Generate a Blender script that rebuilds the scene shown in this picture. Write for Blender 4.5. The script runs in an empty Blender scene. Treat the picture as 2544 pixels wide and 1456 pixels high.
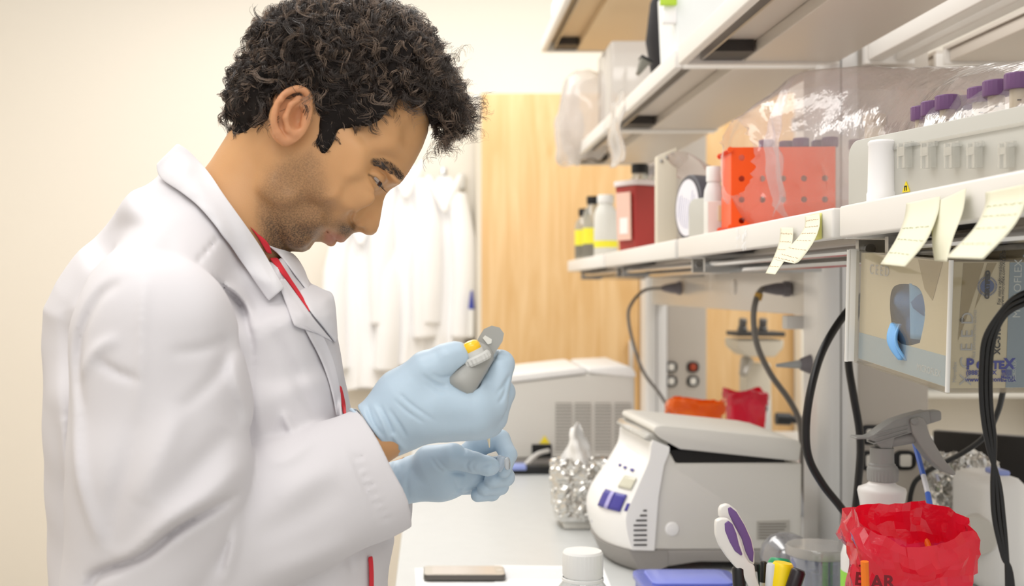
import bpy, bmesh, math, random
import numpy as np
from mathutils import Vector, Matrix, noise
C = bpy.context.scene.collection
SC = bpy.context.scene
# ---------------------------------------------------------------- camera
F = 3000.0; PX, PY = 1072.0, 717.0; EYE = 1.4
cd = bpy.data.cameras.new('camera'); cam = bpy.data.objects.new('camera', cd); C.objects.link(cam)
cam.location = (0, 0, EYE); cam.rotation_euler = (math.pi/2, 0, 0)
cd.sensor_width = 36; cd.lens = F/2544*36
cd.shift_x = (1272-PX)/2544; cd.shift_y = -(728-PY)/2544
cd.dof.use_dof = True; cd.dof.focus_distance = 1.3; cd.dof.aperture_fstop = 5.6
cd.clip_start = .05
SC.camera = cam
SC.view_settings.view_transform = 'Standard'; SC.view_settings.look = 'None'
SC.view_settings.gamma = 1; SC.view_settings.use_curve_mapping = False
SC.view_settings.exposure = 0.17
# ---------------------------------------------------------------- light
w = bpy.data.worlds.new('world'); SC.world = w; w.use_nodes = True
bg = w.node_tree.nodes['Background']; bg.inputs[0].default_value = (1.0, .98, .95, 1); bg.inputs[1].default_value = .74
def area(name, loc, size, energy, col=(1, .97, .93), rot=(0, 0, 0)):
    l = bpy.data.lights.new(name, 'AREA'); l.shape = 'RECTANGLE'; l.size, l.size_y = size
    l.energy = energy; l.color = col
    o = bpy.data.objects.new(name, l); o.location = loc; o.rotation_euler = rot; C.objects.link(o); return o
area('ceiling_light_aisle', (-.5, 1.9, 2.95), (.7, 3.4), 34)
area('ceiling_light_coats', (-.2, 4.2, 2.95), (2.2, .7), 24)
area('ceiling_light_far_aisle', (2.0, 2.6, 2.95), (.7, 3.4), 34)
area('ceiling_light_behind', (.0, -.9, 2.9), (2.4, .7), 20, rot=(math.radians(25), 0, 0))

# ---------------------------------------------------------------- materials
def lin(c):
    return tuple(((v/255)/12.92 if v/255 <= .04045 else ((v/255+.055)/1.055)**2.4) for v in c)+(1,)
MATS = {}
def mat(name, col, rough=.5, metal=0, trans=0, alpha=1, ior=1.45, bump=None, var=None, sss=0, coat=0, spec=.5, emit=None):
    if name in MATS: return MATS[name]
    m = bpy.data.materials.new(name); m.use_nodes = True; nt = m.node_tree; b = nt.nodes['Principled BSDF']
    b.inputs['Base Color'].default_value = lin(col); b.inputs['Roughness'].default_value = rough
    b.inputs['Metallic'].default_value = metal; b.inputs['Transmission Weight'].default_value = trans
    b.inputs['Alpha'].default_value = alpha; b.inputs['IOR'].default_value = ior
    b.inputs['Coat Weight'].default_value = coat; b.inputs['Specular IOR Level'].default_value = spec
    if sss: b.inputs['Subsurface Weight'].default_value = sss; b.inputs['Subsurface Radius'].default_value = (.012, .005, .003); b.inputs['Subsurface Scale'].default_value = .6
    tc = nt.nodes.new('ShaderNodeTexCoord')
    if bump:
        n = nt.nodes.new('ShaderNodeTexNoise'); n.inputs['Scale'].default_value = bump[0]; n.inputs['Detail'].default_value = 4
        bp = nt.nodes.new('ShaderNodeBump'); bp.inputs['Strength'].default_value = bump[1]; bp.inputs['Distance'].default_value = bump[2]
        nt.links.new(tc.outputs['Object'], n.inputs['Vector']); nt.links.new(n.outputs['Fac'], bp.inputs['Height'])
        nt.links.new(bp.outputs[0], b.inputs['Normal'])
    if var:
        n = nt.nodes.new('ShaderNodeTexNoise'); n.inputs['Scale'].default_value = var[0]
        mx = nt.nodes.new('ShaderNodeMix'); mx.data_type = 'RGBA'; mx.inputs[6].default_value = lin(col); mx.inputs[7].default_value = lin(var[1])
        nt.links.new(tc.outputs['Object'], n.inputs['Vector']); nt.links.new(n.outputs['Fac'], mx.inputs[0]); nt.links.new(mx.outputs[2], b.inputs['Base Color'])
    if emit:
        b.inputs['Emission Color'].default_value = lin(emit[0]); b.inputs['Emission Strength'].default_value = emit[1]
    MATS[name] = m; return m
def film(name, col, diff=.15, gloss=.12, rough=.08, bump=None):
    """thin clear plastic: mostly see-through, a little milky, with a gloss"""
    if name in MATS: return MATS[name]
    m = bpy.data.materials.new(name); m.use_nodes = True; nt = m.node_tree; nt.nodes.clear()
    out = nt.nodes.new('ShaderNodeOutputMaterial'); t = nt.nodes.new('ShaderNodeBsdfTransparent'); t.inputs[0].default_value = lin(col)
    d = nt.nodes.new('ShaderNodeBsdfDiffuse'); d.inputs[0].default_value = lin(col)
    tl = nt.nodes.new('ShaderNodeBsdfTranslucent'); tl.inputs[0].default_value = lin(col)
    g = nt.nodes.new('ShaderNodeBsdfGlossy'); g.inputs['Roughness'].default_value = rough
    m0 = nt.nodes.new('ShaderNodeMixShader'); m0.inputs[0].default_value = .5
    m1 = nt.nodes.new('ShaderNodeMixShader'); m1.inputs[0].default_value = diff
    m2 = nt.nodes.new('ShaderNodeMixShader')
    fr = nt.nodes.new('ShaderNodeLayerWeight'); fr.inputs[0].default_value = .5
    mm = nt.nodes.new('ShaderNodeMath'); mm.operation = 'MULTIPLY_ADD'; mm.inputs[1].default_value = .8; mm.inputs[2].default_value = gloss
    mm.use_clamp = True
    L = nt.links.new
    L(d.outputs[0], m0.inputs[1]); L(tl.outputs[0], m0.inputs[2]); L(t.outputs[0], m1.inputs[1]); L(m0.outputs[0], m1.inputs[2])
    L(m1.outputs[0], m2.inputs[1]); L(g.outputs[0], m2.inputs[2]); pw = nt.nodes.new('ShaderNodeMath'); pw.operation = 'POWER'; pw.inputs[1].default_value = 4; L(fr.outputs['Facing'], pw.inputs[0]); L(pw.outputs[0], mm.inputs[0]); L(mm.outputs[0], m2.inputs[0]); L(m2.outputs[0], out.inputs[0])
    if bump:
        tc = nt.nodes.new('ShaderNodeTexCoord'); n = nt.nodes.new('ShaderNodeTexNoise'); n.inputs['Scale'].default_value = bump[0]; n.inputs['Detail'].default_value = 3
        bp = nt.nodes.new('ShaderNodeBump'); bp.inputs['Strength'].default_value = bump[1]; bp.inputs['Distance'].default_value = bump[2]
        L(tc.outputs['Object'], n.inputs['Vector']); L(n.outputs['Fac'], bp.inputs['Height'])
        for x in (g, d): L(bp.outputs[0], x.inputs['Normal'])
        L(bp.outputs[0], fr.inputs['Normal'])
    MATS[name] = m; return m

def wood_mat():
    m = mat('maple', (236, 202, 146), .45)
    nt = m.node_tree; b = nt.nodes['Principled BSDF']; tc = nt.nodes.new('ShaderNodeTexCoord')
    mp = nt.nodes.new('ShaderNodeMapping'); mp.inputs['Scale'].default_value = (9, 9, .8)
    n = nt.nodes.new('ShaderNodeTexNoise'); n.inputs['Scale'].default_value = 2.2; n.inputs['Detail'].default_value = 6; n.inputs['Distortion'].default_value = 1.2
    r = nt.nodes.new('ShaderNodeValToRGB'); r.color_ramp.elements[0].color = lin((214, 172, 114)); r.color_ramp.elements[1].color = lin((230, 196, 146))
    r.color_ramp.elements[0].position = .3; r.color_ramp.elements[1].position = .7
    L = nt.links.new; L(tc.outputs['Object'], mp.inputs[0]); L(mp.outputs[0], n.inputs[0]); L(n.outputs[0], r.inputs[0]); L(r.outputs[0], b.inputs['Base Color'])
    return m

# ---------------------------------------------------------------- geometry helpers
def P(px, py, Y): return Vector(((px-PX)*Y/F, Y, EYE-(py-PY)*Y/F))
class MB:
    def __init__(s, T=None): s.v = []; s.f = []; s.T = T; s.k = []
    def add(s, v, f):
        o = len(s.v); s.k.append((len(s.v), len(s.f))); s.v += [tuple(s.T @ Vector(p)) if s.T else tuple(p) for p in v]; s.f += [tuple(i+o for i in q) for q in f]; return s
    def box(s, x0, x1, y0, y1, z0, z1, bev=0):
        if bev <= 0:
            return s.add([(x, y, z) for z in (z0, z1) for y in (y0, y1) for x in (x0, x1)], [(0, 2, 3, 1), (4, 5, 7, 6), (0, 1, 5, 4), (2, 6, 7, 3), (0, 4, 6, 2), (1, 3, 7, 5)])
        bm = bmesh.new(); bmesh.ops.create_cube(bm, size=1)
        for v in bm.verts: v.co = Vector(((x0+x1)/2+v.co.x*(x1-x0), (y0+y1)/2+v.co.y*(y1-y0), (z0+z1)/2+v.co.z*(z1-z0)))
        bmesh.ops.bevel(bm, geom=bm.edges[:], offset=bev, segments=3, affect='EDGES', profile=.5)
        bm.verts.index_update(); s.add([v.co.copy() for v in bm.verts], [tuple(v.index for v in f.verts) for f in bm.faces]); bm.free(); return s
    def prism(s, poly, y0, y1, bev=0, axis='Y'):
        """poly in (x,z) extruded along Y (or (y,z) along X, (x,y) along Z)"""
        bm = bmesh.new()
        def mk(a, b, c): return {'Y': (a, c, b), 'X': (c, a, b), 'Z': (a, b, c)}[axis]
        v0 = [bm.verts.new(mk(a, b, y0)) for a, b in poly]; v1 = [bm.verts.new(mk(a, b, y1)) for a, b in poly]
        n = len(poly); bm.faces.new(v0); bm.faces.new(v1[::-1])
        for i in range(n): bm.faces.new((v0[i], v1[i], v1[(i+1) % n], v0[(i+1) % n]))
        bmesh.ops.recalc_face_normals(bm, faces=bm.faces[:])
        if bev: bmesh.ops.bevel(bm, geom=[e for e in bm.edges], offset=bev, segments=3, affect='EDGES', profile=.5, clamp_overlap=True)
        bm.verts.index_update(); s.add([v.co.copy() for v in bm.verts], [tuple(v.index for v in f.verts) for f in bm.faces]); bm.free(); return s
    def lathe(s, prof, c=(0, 0, 0), n=32, axis=(0, 0, 1), cap=True, ribs=None):
        ax = Vector(axis).normalized(); q = Vector((0, 0, 1)).rotation_difference(ax); c = Vector(c); v = []; f = []
        for k, (r, z) in enumerate(prof):
            for i in range(n):
                a = 2*math.pi*i/n; rr = r
                if ribs and ribs[0] <= k <= ribs[1]: rr = r*(1+ribs[2]*(1 if i % 2 else -1))
                v.append(c+q @ Vector((rr*math.cos(a), rr*math.sin(a), z)))
        for k in range(len(prof)-1):
            for i in range(n): j = (i+1) % n; f.append((k*n+i, k*n+j, (k+1)*n+j, (k+1)*n+i))
        if cap:
            if prof[0][0] > 1e-6: f.append(tuple(range(n))[::-1])
            if prof[-1][0] > 1e-6: f.append(tuple((len(prof)-1)*n+i for i in range(n)))
        return s.add(v, f)
    def tube(s, pts, r, n=10, smooth=6, flat=1.0):
        pts = [Vector(p) for p in pts]
        if smooth and len(pts) > 2: pts = catmull(pts, smooth)
        rs = r if hasattr(r, '__len__') else [r]*2
        N = len(pts); v = []; f = []; up = None
        for k, p in enumerate(pts):
            t = (pts[min(k+1, N-1)]-pts[max(k-1, 0)]).normalized()
            if up is None: up = t.orthogonal().normalized()
            else: up = (up-t*up.dot(t)).normalized()
            b = t.cross(up); u = k/(N-1)*(len(rs)-1); i0 = min(int(u), len(rs)-2); rr = rs[i0]+(rs[i0+1]-rs[i0])*(u-i0)
            for i in range(n): a = 2*math.pi*i/n; v.append(p+(up*math.cos(a)+b*math.sin(a)*flat)*rr)
        for k in range(N-1):
            for i in range(n): j = (i+1) % n; f.append((k*n+i, k*n+j, (k+1)*n+j, (k+1)*n+i))
        f.append(tuple(range(n))[::-1]); f.append(tuple((N-1)*n+i for i in range(n)))
        return s.add(v, f)
    def grid(s, fn, nu, nv):
        v = [fn(i/nu, j/nv) for j in range(nv+1) for i in range(nu+1)]
        f = [(j*(nu+1)+i, j*(nu+1)+i+1, (j+1)*(nu+1)+i+1, (j+1)*(nu+1)+i) for j in range(nv) for i in range(nu)]
        return s.add(v, f)
    def text(s, body, M, size, bold=0, depth=.0003, align='LEFT'):
        cu = bpy.data.curves.new('t', 'FONT'); cu.body = body; cu.size = size; cu.extrude = depth; cu.offset = bold; cu.align_x = align
        cu.resolution_u = 3
        o = bpy.data.objects.new('t', cu); C.objects.link(o); bpy.context.view_layer.update()
        me = bpy.data.meshes.new_from_object(o.evaluated_get(bpy.context.evaluated_depsgraph_get()))
        s.add([M @ v.co for v in me.vertices], [tuple(p.vertices) for p in me.polygons])
        bpy.data.objects.remove(o); bpy.data.curves.remove(cu); bpy.data.meshes.remove(me); return s
    def each(s, name, m, parent=None, smooth=None, per=1):
        out = []; K = s.k+[(len(s.v), len(s.f))]
        for i in range(0, len(s.k), per):
            a = K[i]; b = K[min(i+per, len(K)-1)]; me = bpy.data.meshes.new(name)
            me.from_pydata(s.v[a[0]:b[0]], [], [tuple(q-a[0] for q in f) for f in s.f[a[1]:b[1]]]); me.update()
            out.append(link(name, me, m, parent, smooth))
        return out
    def build(s, name, m, parent=None, smooth=None, mods=None):
        me = bpy.data.meshes.new(name); me.from_pydata([tuple(p) for p in s.v], [], s.f); me.update()
        return link(name, me, m, parent, smooth, mods)
def catmull(p, k):
    out = []; n = len(p)
    for i in range(n-1):
        a, b, c, d = p[max(i-1, 0)], p[i], p[i+1], p[min(i+2, n-1)]
        for j in range(k):
            t = j/k; out.append(.5*((2*b)+(-a+c)*t+(2*a-5*b+4*c-d)*t*t+(-a+3*b-3*c+d)*t**3))
    out.append(p[-1]); return out
def wloc(o):
    v = Vector((0, 0, 0))
    while o: v += o.location; o = o.parent
    return v
def link(name, me, m, parent=None, smooth=35, mods=None):
    o = bpy.data.objects.new(name, me); C.objects.link(o)
    if m: me.materials.append(m)
    if parent: o.parent = parent; me.transform(Matrix.Translation(-wloc(parent)))
    elif len(me.vertices):
        co = np.empty(len(me.vertices)*3, np.float32); me.vertices.foreach_get('co', co); co = co.reshape(-1, 3)
        b = Vector(((co[:, 0].min()+co[:, 0].max())/2, (co[:, 1].min()+co[:, 1].max())/2, co[:, 2].min())); b = Vector([float(x) for x in b])
        me.transform(Matrix.Translation(-b)); o.location = b
    if smooth is None: smooth = 35
    if smooth >= 180: me.shade_smooth()
    elif smooth > 0: me.shade_smooth(); me.set_sharp_from_angle(angle=math.radians(smooth))
    for t, kw in (mods or []):
        md = o.modifiers.new(t.lower(), t)
        for k, v in kw.items(): setattr(md, k, v)
    return o
def tag(o, label, cat, group=None, kind=None):
    if label: o['label'] = label
    if cat: o['category'] = cat
    if group: o['group'] = group
    if kind: o['kind'] = kind
    return o
def thing(name, label, cat, loc, group=None):
    o = bpy.data.objects.new(name, None); o.empty_display_size = .02; C.objects.link(o); o.location = loc
    return tag(o, label, cat, group)
def struct(o): o['kind'] = 'structure'; return o
def dup(root, off, label=None, rotz=None):
    kids = [(c, list(c.children)) for c in root.children]
    r = root.copy(); C.objects.link(r); r.location = root.location+Vector(off)
    if label: r['label'] = label
    if rotz is not None: r.rotation_euler[2] = rotz
    for c, g in kids:
        k = c.copy(); C.objects.link(k); k.parent = r
        for d in g: e = d.copy(); C.objects.link(e); e.parent = k
    return r
def Rz(a, c=(0, 0, 0)): c = Vector(c); return Matrix.Translation(c) @ Matrix.Rotation(a, 4, 'Z')
def rrect(w, h, r, n=5, cx=0, cy=0):
    o = []
    for (sx, sy, a0) in ((1, 1, 0), (-1, 1, 90), (-1, -1, 180), (1, -1, 270)):
        for i in range(n+1):
            a = math.radians(a0+90*i/n); o.append((cx+sx*(w/2-r)+r*math.cos(a), cy+sy*(h/2-r)+r*math.sin(a)))
    return o
rnd = random.Random(7)
WHITEP = mat('white_plastic', (238, 238, 236), .35); GREYP = mat('grey_plastic', (160, 160, 156), .45)
BLACKP = mat('black_plastic', (22, 22, 24), .4); CHROME = mat('chrome', (200, 200, 200), .18, 1)
# ================================================================ the room
WALL = mat('wall_paint', (240, 233, 221), .8)
MAPLE = wood_mat()
MB().box(-2.6, 4.6, -1.5, 5.6, -.05, 0).build('f', mat('floor_vinyl', (196, 190, 180), .4, var=(6, (186, 180, 170))), None)
o = C.objects[-1]; o.name = 'floor'; struct(o)
struct(MB().box(-2.6, 4.6, 5.4, 5.5, 0, 3.1).build('wall_back', WALL))
struct(MB().box(-2.4, -2.3, -1.5, 5.4, 0, 3.1).build('wall_left', WALL))
struct(MB().box(4.5, 4.6, -1.5, 5.4, 0, 3.1).build('wall_right', WALL))

# tall maple cabinet
cy = 4.7; xa = (1195-PX)*cy/F; xb = (1975-PX)*cy/F; xm = (1589-PX)*cy/F; zt = EYE+(717-230)*cy/F
cab = thing('tall_cabinet', 'tall maple two-door storage cabinet against the back wall beyond the bench', 'cabinet', ((xa+xb)/2, cy+.3, 0))
MB().box(xa, xb, cy+.022, 5.38, 0.001, zt).build('body', mat('cabinet_side', (238, 230, 214), .6), cab)
for k, (a, b, hx) in enumerate(((xa+.002, xm-.002, 1565), (xm+.002, xb-.002, 1613))):
    d = MB().box(a, b, cy, cy+.02, .1, zt-.003, .002).build('door', MAPLE, cab)
    z0 = EYE-(915-717)*cy/F; z1 = EYE-(845-717)*cy/F; hxx = (hx-PX)*cy/F
    MB().box(hxx-.008, hxx+.008, cy-.032, cy-.022, z0, z1, .003).box(hxx-.004, hxx+.004, cy-.024, cy, z0+.01, z0+.02).box(hxx-.004, hxx+.004, cy-.024, cy, z1-.02, z1-.01).build('handle', mat('satin_handle', (214, 210, 204), .35, .3), d)

# hanging lab coats on the back wall
CLOTH2 = mat('hung_coat_cloth', (250, 249, 249), .85, bump=(60, .15, .002))
def hung_coat(x, w, ztop, zbot, seed, label, yb=5.36):
    r = random.Random(seed); ph = [r.uniform(0, 6.28) for _ in range(5)]
    root = thing('hanging_lab_coat', label, 'lab coat', (x, yb-.03, zbot), 'white lab coats hung on the back wall')
    def fn(u, v):
        a = 2*math.pi*u; z = ztop+(zbot-ztop)*v
        ww = w*(.30+.70*min(1, (v/.22))**.55)*(1+.10*v)*.5
        dd = .045*(.45+.55*min(1, v/.25))*(1+.5*v)
        f = 1+.16*v*math.sin(9*a+ph[0]+2*v)+.10*math.sin(5*a+ph[1]+3*v)+.05*math.sin(17*a+ph[2])
        X = x+ww*math.cos(a)*(1+.03*math.sin(7*v+ph[3]))+.012*math.sin(5*v+ph[4])
        Y = yb-.07-dd*math.sin(a)*f
        return (X, Y, z+.012*math.sin(3*a+ph[1])*v)
    MB().grid(fn, 96, 30).build('coat_body', CLOTH2, root, 180)
    for sx in (-1, 1):
        pts = [(x+sx*w*.30, yb-.1, ztop-.08), (x+sx*w*.44, yb-.13, ztop-.28), (x+sx*w*.47, yb-.14, ztop-.50), (x+sx*w*.43, yb-.13, ztop-.70)]
        MB().tube(pts, [.045, .062, .060, .066], 14, 8, .7).build('sleeve', CLOTH2, root, 180)
    MB().tube([(x-.07, yb-.1, ztop+.0), (x-.045, yb-.135, ztop-.06), (x, yb-.15, ztop-.16)], [.016, .02, .012], 8, 6, .5).tube([(x+.07, yb-.1, ztop+.0), (x+.045, yb-.135, ztop-.06), (x, yb-.15, ztop-.16)], [.016, .02, .012], 8, 6, .5).build('collar', CLOTH2, root, 180)
    hk = thing('coat_hook', 'small steel wall hook that holds the ' + label.split(' hung')[0].replace('white ', ''), 'hook', (x, yb, ztop-.01), 'wall hooks behind the coats')
    MB().box(x-.012, x+.012, 5.392, 5.399, ztop-.02, ztop+.05, .002).tube([(x, 5.39, ztop+.02), (x, yb-.03, ztop), (x, yb-.05, ztop+.01), (x, yb-.055, ztop+.03)], .004, 8).build('hook_arm', CHROME, hk)
    return root
def wx(px, Y): return (px-PX)*Y/F
def wz(py, Y): return EYE-(py-PY)*Y/F
hung_coat(wx(900, 5.3), .25, wz(520, 5.3), wz(965, 5.3), 3, 'leftmost white lab coat hung on the back wall, behind the person')
hung_coat(wx(1010, 5.26), .23, wz(400, 5.2), wz(905, 5.2), 5, 'middle white lab coat hung on the back wall, hem highest')
hung_coat(wx(1104, 5.3), .19, wz(440, 5.3), wz(985, 5.3), 9, 'rightmost white lab coat hung on the back wall, next to the tall cabinet')
pt = thing('marker_pen', 'white marker pen with a pointed blue cap in the pocket of the rightmost hanging coat', 'pen', P(1170, 830, 5.12))
a = P(1170, 835, 5.12); b = P(1171, 768, 5.12); c = P(1172, 722, 5.12)
MB().tube([a, b], [.012, .012], 12, 0).build('barrel', WHITEP, pt)
MB().tube([b, c], [.014, .005], 12, 0).build('cap', mat('pen_blue', (52, 66, 160), .4), pt)
MB().box(wx(1148, 5.38)-.012, wx(1148, 5.38)+.012, 5.37, 5.398, wz(470, 5.38), wz(430, 5.38), .004).build('light_switch', mat('switch_ivory', (222, 220, 214), .5))
tag(C.objects['light_switch'], 'small pale plate on the back wall above the rightmost hanging coat', 'switch')

# ================================================================ bench
TOP = .91
bench = thing('lab_bench', 'long grey-topped laboratory bench island running away from the camera', 'bench', (.8, 2.3, 0))
MB().box(-.06, 1.66, .3, 4.15, TOP-.03, TOP, .003).build('worktop', mat('epoxy_grey', (205, 207, 206), .32, var=(30, (198, 200, 199))), bench)
CABW = mat('bench_cabinet', (222, 219, 210), .5)
MB().box(.0, 1.6, .36, 4.1, .1, TOP-.03).box(.05, 1.55, .4, 4.05, 0.001, .1).build('cabinet_body', CABW, bench)
for k in range(6):
    y0 = .38+k*.62
    d = MB().box(-.018, .0, y0+.004, y0+.612, .12, .68, .002).build('door', CABW, bench)
    MB().box(-.045, -.037, y0+.5, y0+.515, .5, .62, .002).box(-.04, -.018, y0+.503, y0+.512, .505, .513).box(-.04, -.018, y0+.503, y0+.512, .607, .615).build('handle', CHROME, d)
    d = MB().box(-.018, .0, y0+.004, y0+.612, .69, TOP-.034, .002).build('drawer', CABW, bench)
    MB().box(-.045, -.037, y0+.25, y0+.36, .78, .79, .002).box(-.04, -.018, y0+.255, y0+.263, .781, .789).box(-.04, -.018, y0+.347, y0+.355, .781, .789).build('handle', CHROME, d)

# ================================================================ shelving
SH = mat('shelf_enamel', (232, 229, 224), .38); SHU = mat('shelf_under_bounce', (214, 206, 196), .42, .15)  # beige of the undersides is light reflected from wood, put into the colour
DARK = mat('dark_recess', (52, 48, 46), .5); STEEL = mat('brushed_steel', (176, 174, 170), .28, .9)
def rng(y0, y1): return y0, y1
MODS = [(.5, 1.335), (1.355, 2.205), (2.235, 3.135), (3.16, 3.99)]
MW = ['nearest', 'second nearest', 'third', 'farthest']
def shelf(y0, y1, zb, x0, x1, label, grp, under=SHU, light=True, lip=.035, clip=True, front=-1):
    zt = zb+lip
    r = thing('shelf', label, 'shelf', ((x0+x1)/2, (y0+y1)/2, zb), grp)
    fx0, fx1 = (x0, x0+.004) if front < 0 else (x1-.004, x1)
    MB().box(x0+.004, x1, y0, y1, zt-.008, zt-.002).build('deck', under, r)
    MB().box(fx0-.012 if front < 0 else fx0, fx1 if front < 0 else fx1+.012, y0+.002, y1-.002, zb, zt, .003).build('front_lip', SH, r)
    for ye in (y0, y1-.012):
        e = MB().box(x0+.004, x1-.004, ye, ye+.012, zb, zt-.008).build('end_flange', SH, r)
        m = MB()
        for k in (.18, .5, .85): m.lathe([(.0, -.003), (.005, -.002), (.005, 0)], (x0+(x1-x0)*k, ye, (zb+zt)/2-.003), 10, (0, -1, 0))
        m.each('screw', STEEL, e)
    if light:
        xs = x0+.105 if front < 0 else x0+.01; xe = x1-.006 if front < 0 else x1-.105
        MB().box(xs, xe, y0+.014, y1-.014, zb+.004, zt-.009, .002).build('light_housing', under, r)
        xg = x0+.03 if front < 0 else x1-.105
        MB().box(xg, xg+.07, y1-.10, y1-.013, zb+.006, zt-.009).build('ballast_end', DARK, r)
        MB().box(xg-.004, xg+.0, y0+.014, y1-.014, zb+.006, zt-.009).build('rail', STEEL, r)
    return r
for i, (a, b) in enumerate(MODS):
    shelf(a, b, EYE+.056, .462, .745, '%s long white section of the lower bench shelf, on the aisle side' % MW[i], 'sections of the lower shelf')
    shelf(a, b, EYE+.408, .462, .745, '%s long white section of the upper bench shelf, on the aisle side' % MW[i], 'sections of the upper shelf')
shelf(3.16, 3.99, EYE+.78, .374, .745, 'highest shelf section with painted tan reflection below at the far end of the bench', 'sections of the topmost shelf', mat('shelf_tan_bounce', (222, 196, 158), .55), lip=.04)  # tan underneath: the wood's reflection painted into the shelf colour
for i, (a, b) in enumerate(MODS[:3]):
    shelf(a, b, EYE+.408, .93, 1.21, '%s section of the upper shelf on the far side of the uprights' % MW[i], 'far side upper shelf', front=1)
    shelf(a, b, EYE+.056, .93, 1.21, '%s section of the lower shelf on the far side of the uprights' % MW[i], 'far side lower shelf', front=1)
rb = thing('ceiling_rail', 'pair of long pale beams running between the two rows of upper shelves', 'beam', (.82, 1.9, EYE+.41))
for x in (.795, .845):
    MB().box(x, x+.028, .5, 2.199, EYE+.415, EYE+.455, .003).build('beam', SH, rb)
MB().box(.79, .88, 2.2, 2.215, EYE+.41, EYE+.46).build('end_plate', SH, rb)

# chrome hanging rods under the lower shelf
for i, (a, b) in enumerate(MODS):
    rd = thing('under_shelf_rod', 'bright steel rods hung under the %s lower shelf section' % MW[i], 'rod', (.58, (a+b)/2, EYE+.03), 'steel rods below the lower shelf')
    MB().tube([(.50, a+.02, EYE+.045), (.50, b-.02, EYE+.045)], .006, 10, 0).tube([(.56, a+.02, EYE+.038), (.56, b-.02, EYE+.038)], .009, 10, 0).tube([(.66, a+.02, EYE+.045), (.66, b-.02, EYE+.045)], .006, 10, 0).each('rod', CHROME, rd)
    MB().box(.49, .70, a+.03, a+.04, EYE+.03, EYE+.056).box(.49, .70, b-.04, b-.03, EYE+.03, EYE+.056).each('bracket', STEEL, rd)

# uprights
POST = mat('post_enamel', (226, 225, 224), .3, .1); PANEL = mat('service_panel', (196, 188, 178), .45)
def upright(y, label, outlets):
    r = thing('bench_upright', label, 'upright', (.75, y, TOP), 'service uprights of the bench')
    prof = []
    for i in range(25):
        a = math.pi*i/24; prof.append((.749-.037*math.cos(a), y+.03-.03*math.sin(a)))
    prof += [(.786, y+.11), (.712, y+.11)]
    MB().prism(prof, TOP+.001, 3.0, 0, 'Z').build('post', POST, r, 50)
    MB().box(.7445, .7475, y-.0012, y+.002, TOP+.01, 3.0).build('slot', mat('slot_line', (150, 148, 146), .5), r)
    MB().box(.787, .918, y+.03, y+.10, TOP+.001, 3.0, .003).build('service_panel', PANEL, r)
    for (px, py, w, h, c) in outlets:
        Yp = y+.03; x = wx(px, Yp); z = wz(py, Yp)
        o = MB().prism(rrect(w, h, min(w, h)*.4, 6, x, z), Yp-.006, Yp-.0005, .001).build('outlet', BLACKP, r)
        MB().prism(rrect(w*.5, h*.62, min(w, h)*.12, 4, x, z), Yp-.009, Yp-.0055, .0008).build('socket_face', c, o)
    return r
SOCK = mat('socket_white', (232, 228, 220), .5); SOCKR = mat('socket_red', (170, 70, 40), .5)
upright(2.2, 'nearest tall white post with grey service panel rising from the bench', [(2166, 1080, .050, .036, SOCK), (2164, 1144, .048, .036, SOCK), (2246, 1143, .042, .036, SOCK)])
upright(4.0, 'farther tall white post with grey service panel, in front of the tall cabinet', [(1667, 912, .040, .036, SOCK), (1721, 912, .040, .036, SOCKR), (1667, 947, .040, .036, SOCK), (1721, 947, .040, .036, SOCK)])
# raceway between uprights
rw = thing('service_raceway', 'pale horizontal raceway between the two uprights under the lower shelf', 'raceway', (.745, 3.1, EYE-.052))
MB().box(.728, .775, 2.312, 3.998, EYE-.052, EYE+.05, .003).build('channel', mat('raceway_enamel', (222, 217, 210), .25, .1), rw)
m = MB()
for Y in (2.9, 3.55): m.prism(rrect(.03, .035, .012, 5, Y, EYE+.003), .724, .7285, 0, 'X')
m.each('socket_plate', SH, rw)
# ================================================================ equipment on the bench
INSTR = mat('instrument_grey', (212, 209, 202), .42); INSTW = mat('instrument_white', (240, 239, 237), .35); INSTD = mat('instrument_base', (150, 146, 142), .5)
GAP = mat('black_gap', (18, 15, 14), .6); YEL = mat('warning_yellow', (236, 214, 40), .5)
# ---- large centrifuge behind the hands
Yc = 3.32
def q(px, py): return (wx(px, Yc), wz(py, Yc))
r = thing('centrifuge', 'large grey benchtop centrifuge with side louvres, behind the gloved hands', 'centrifuge', (wx(1390, Yc), 3.5, TOP))
MB().prism([q(1180, 1138), q(1180, 965), q(1250, 955), q(1458, 930), q(1560, 928), q(1577, 940), q(1577, 1138)], Yc, Yc+.42, .006).build('body', INSTR, r)
MB().prism([q(1180, 962), q(1190, 948), q(1250, 934), q(1440, 913), q(1452, 916), q(1457, 928), q(1250, 953)], Yc-.004, Yc+.40, .004).build('lid', INSTW, r)
MB().prism([q(1461, 927), q(1463, 914), q(1560, 909), q(1574, 917), q(1580, 930), q(1578, 938)], Yc-.004, Yc+.42, .004).build('rear_cover', INSTW, r)
MB().prism([q(1185, 1158), q(1185, 1139), q(1577, 1139), q(1577, 1158)], Yc+.004, Yc+.42).build('plinth', INSTD, r)
for c0, c1 in ((1380, 1420), (1428, 1468), (1478, 1518), (1527, 1567)):
    g = MB(); x0, x1 = wx(c0, Yc), wx(c1, Yc); z0, z1 = wz(1122, Yc), wz(1001, Yc)
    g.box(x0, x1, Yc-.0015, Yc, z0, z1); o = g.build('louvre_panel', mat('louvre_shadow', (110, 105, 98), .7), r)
    g = MB()
    for k in range(15): zz = z0+(z1-z0)*(k+.5)/15; g.box(x0, x1, Yc-.005, Yc-.0012, zz-.0026, zz+.0022)
    g.build('slat', INSTR, o)
MB().box(wx(1321, Yc), wx(1370, Yc), Yc-.004, Yc, wz(1136, Yc), wz(1104, Yc)).build('power_inlet', BLACKP, r)
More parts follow.
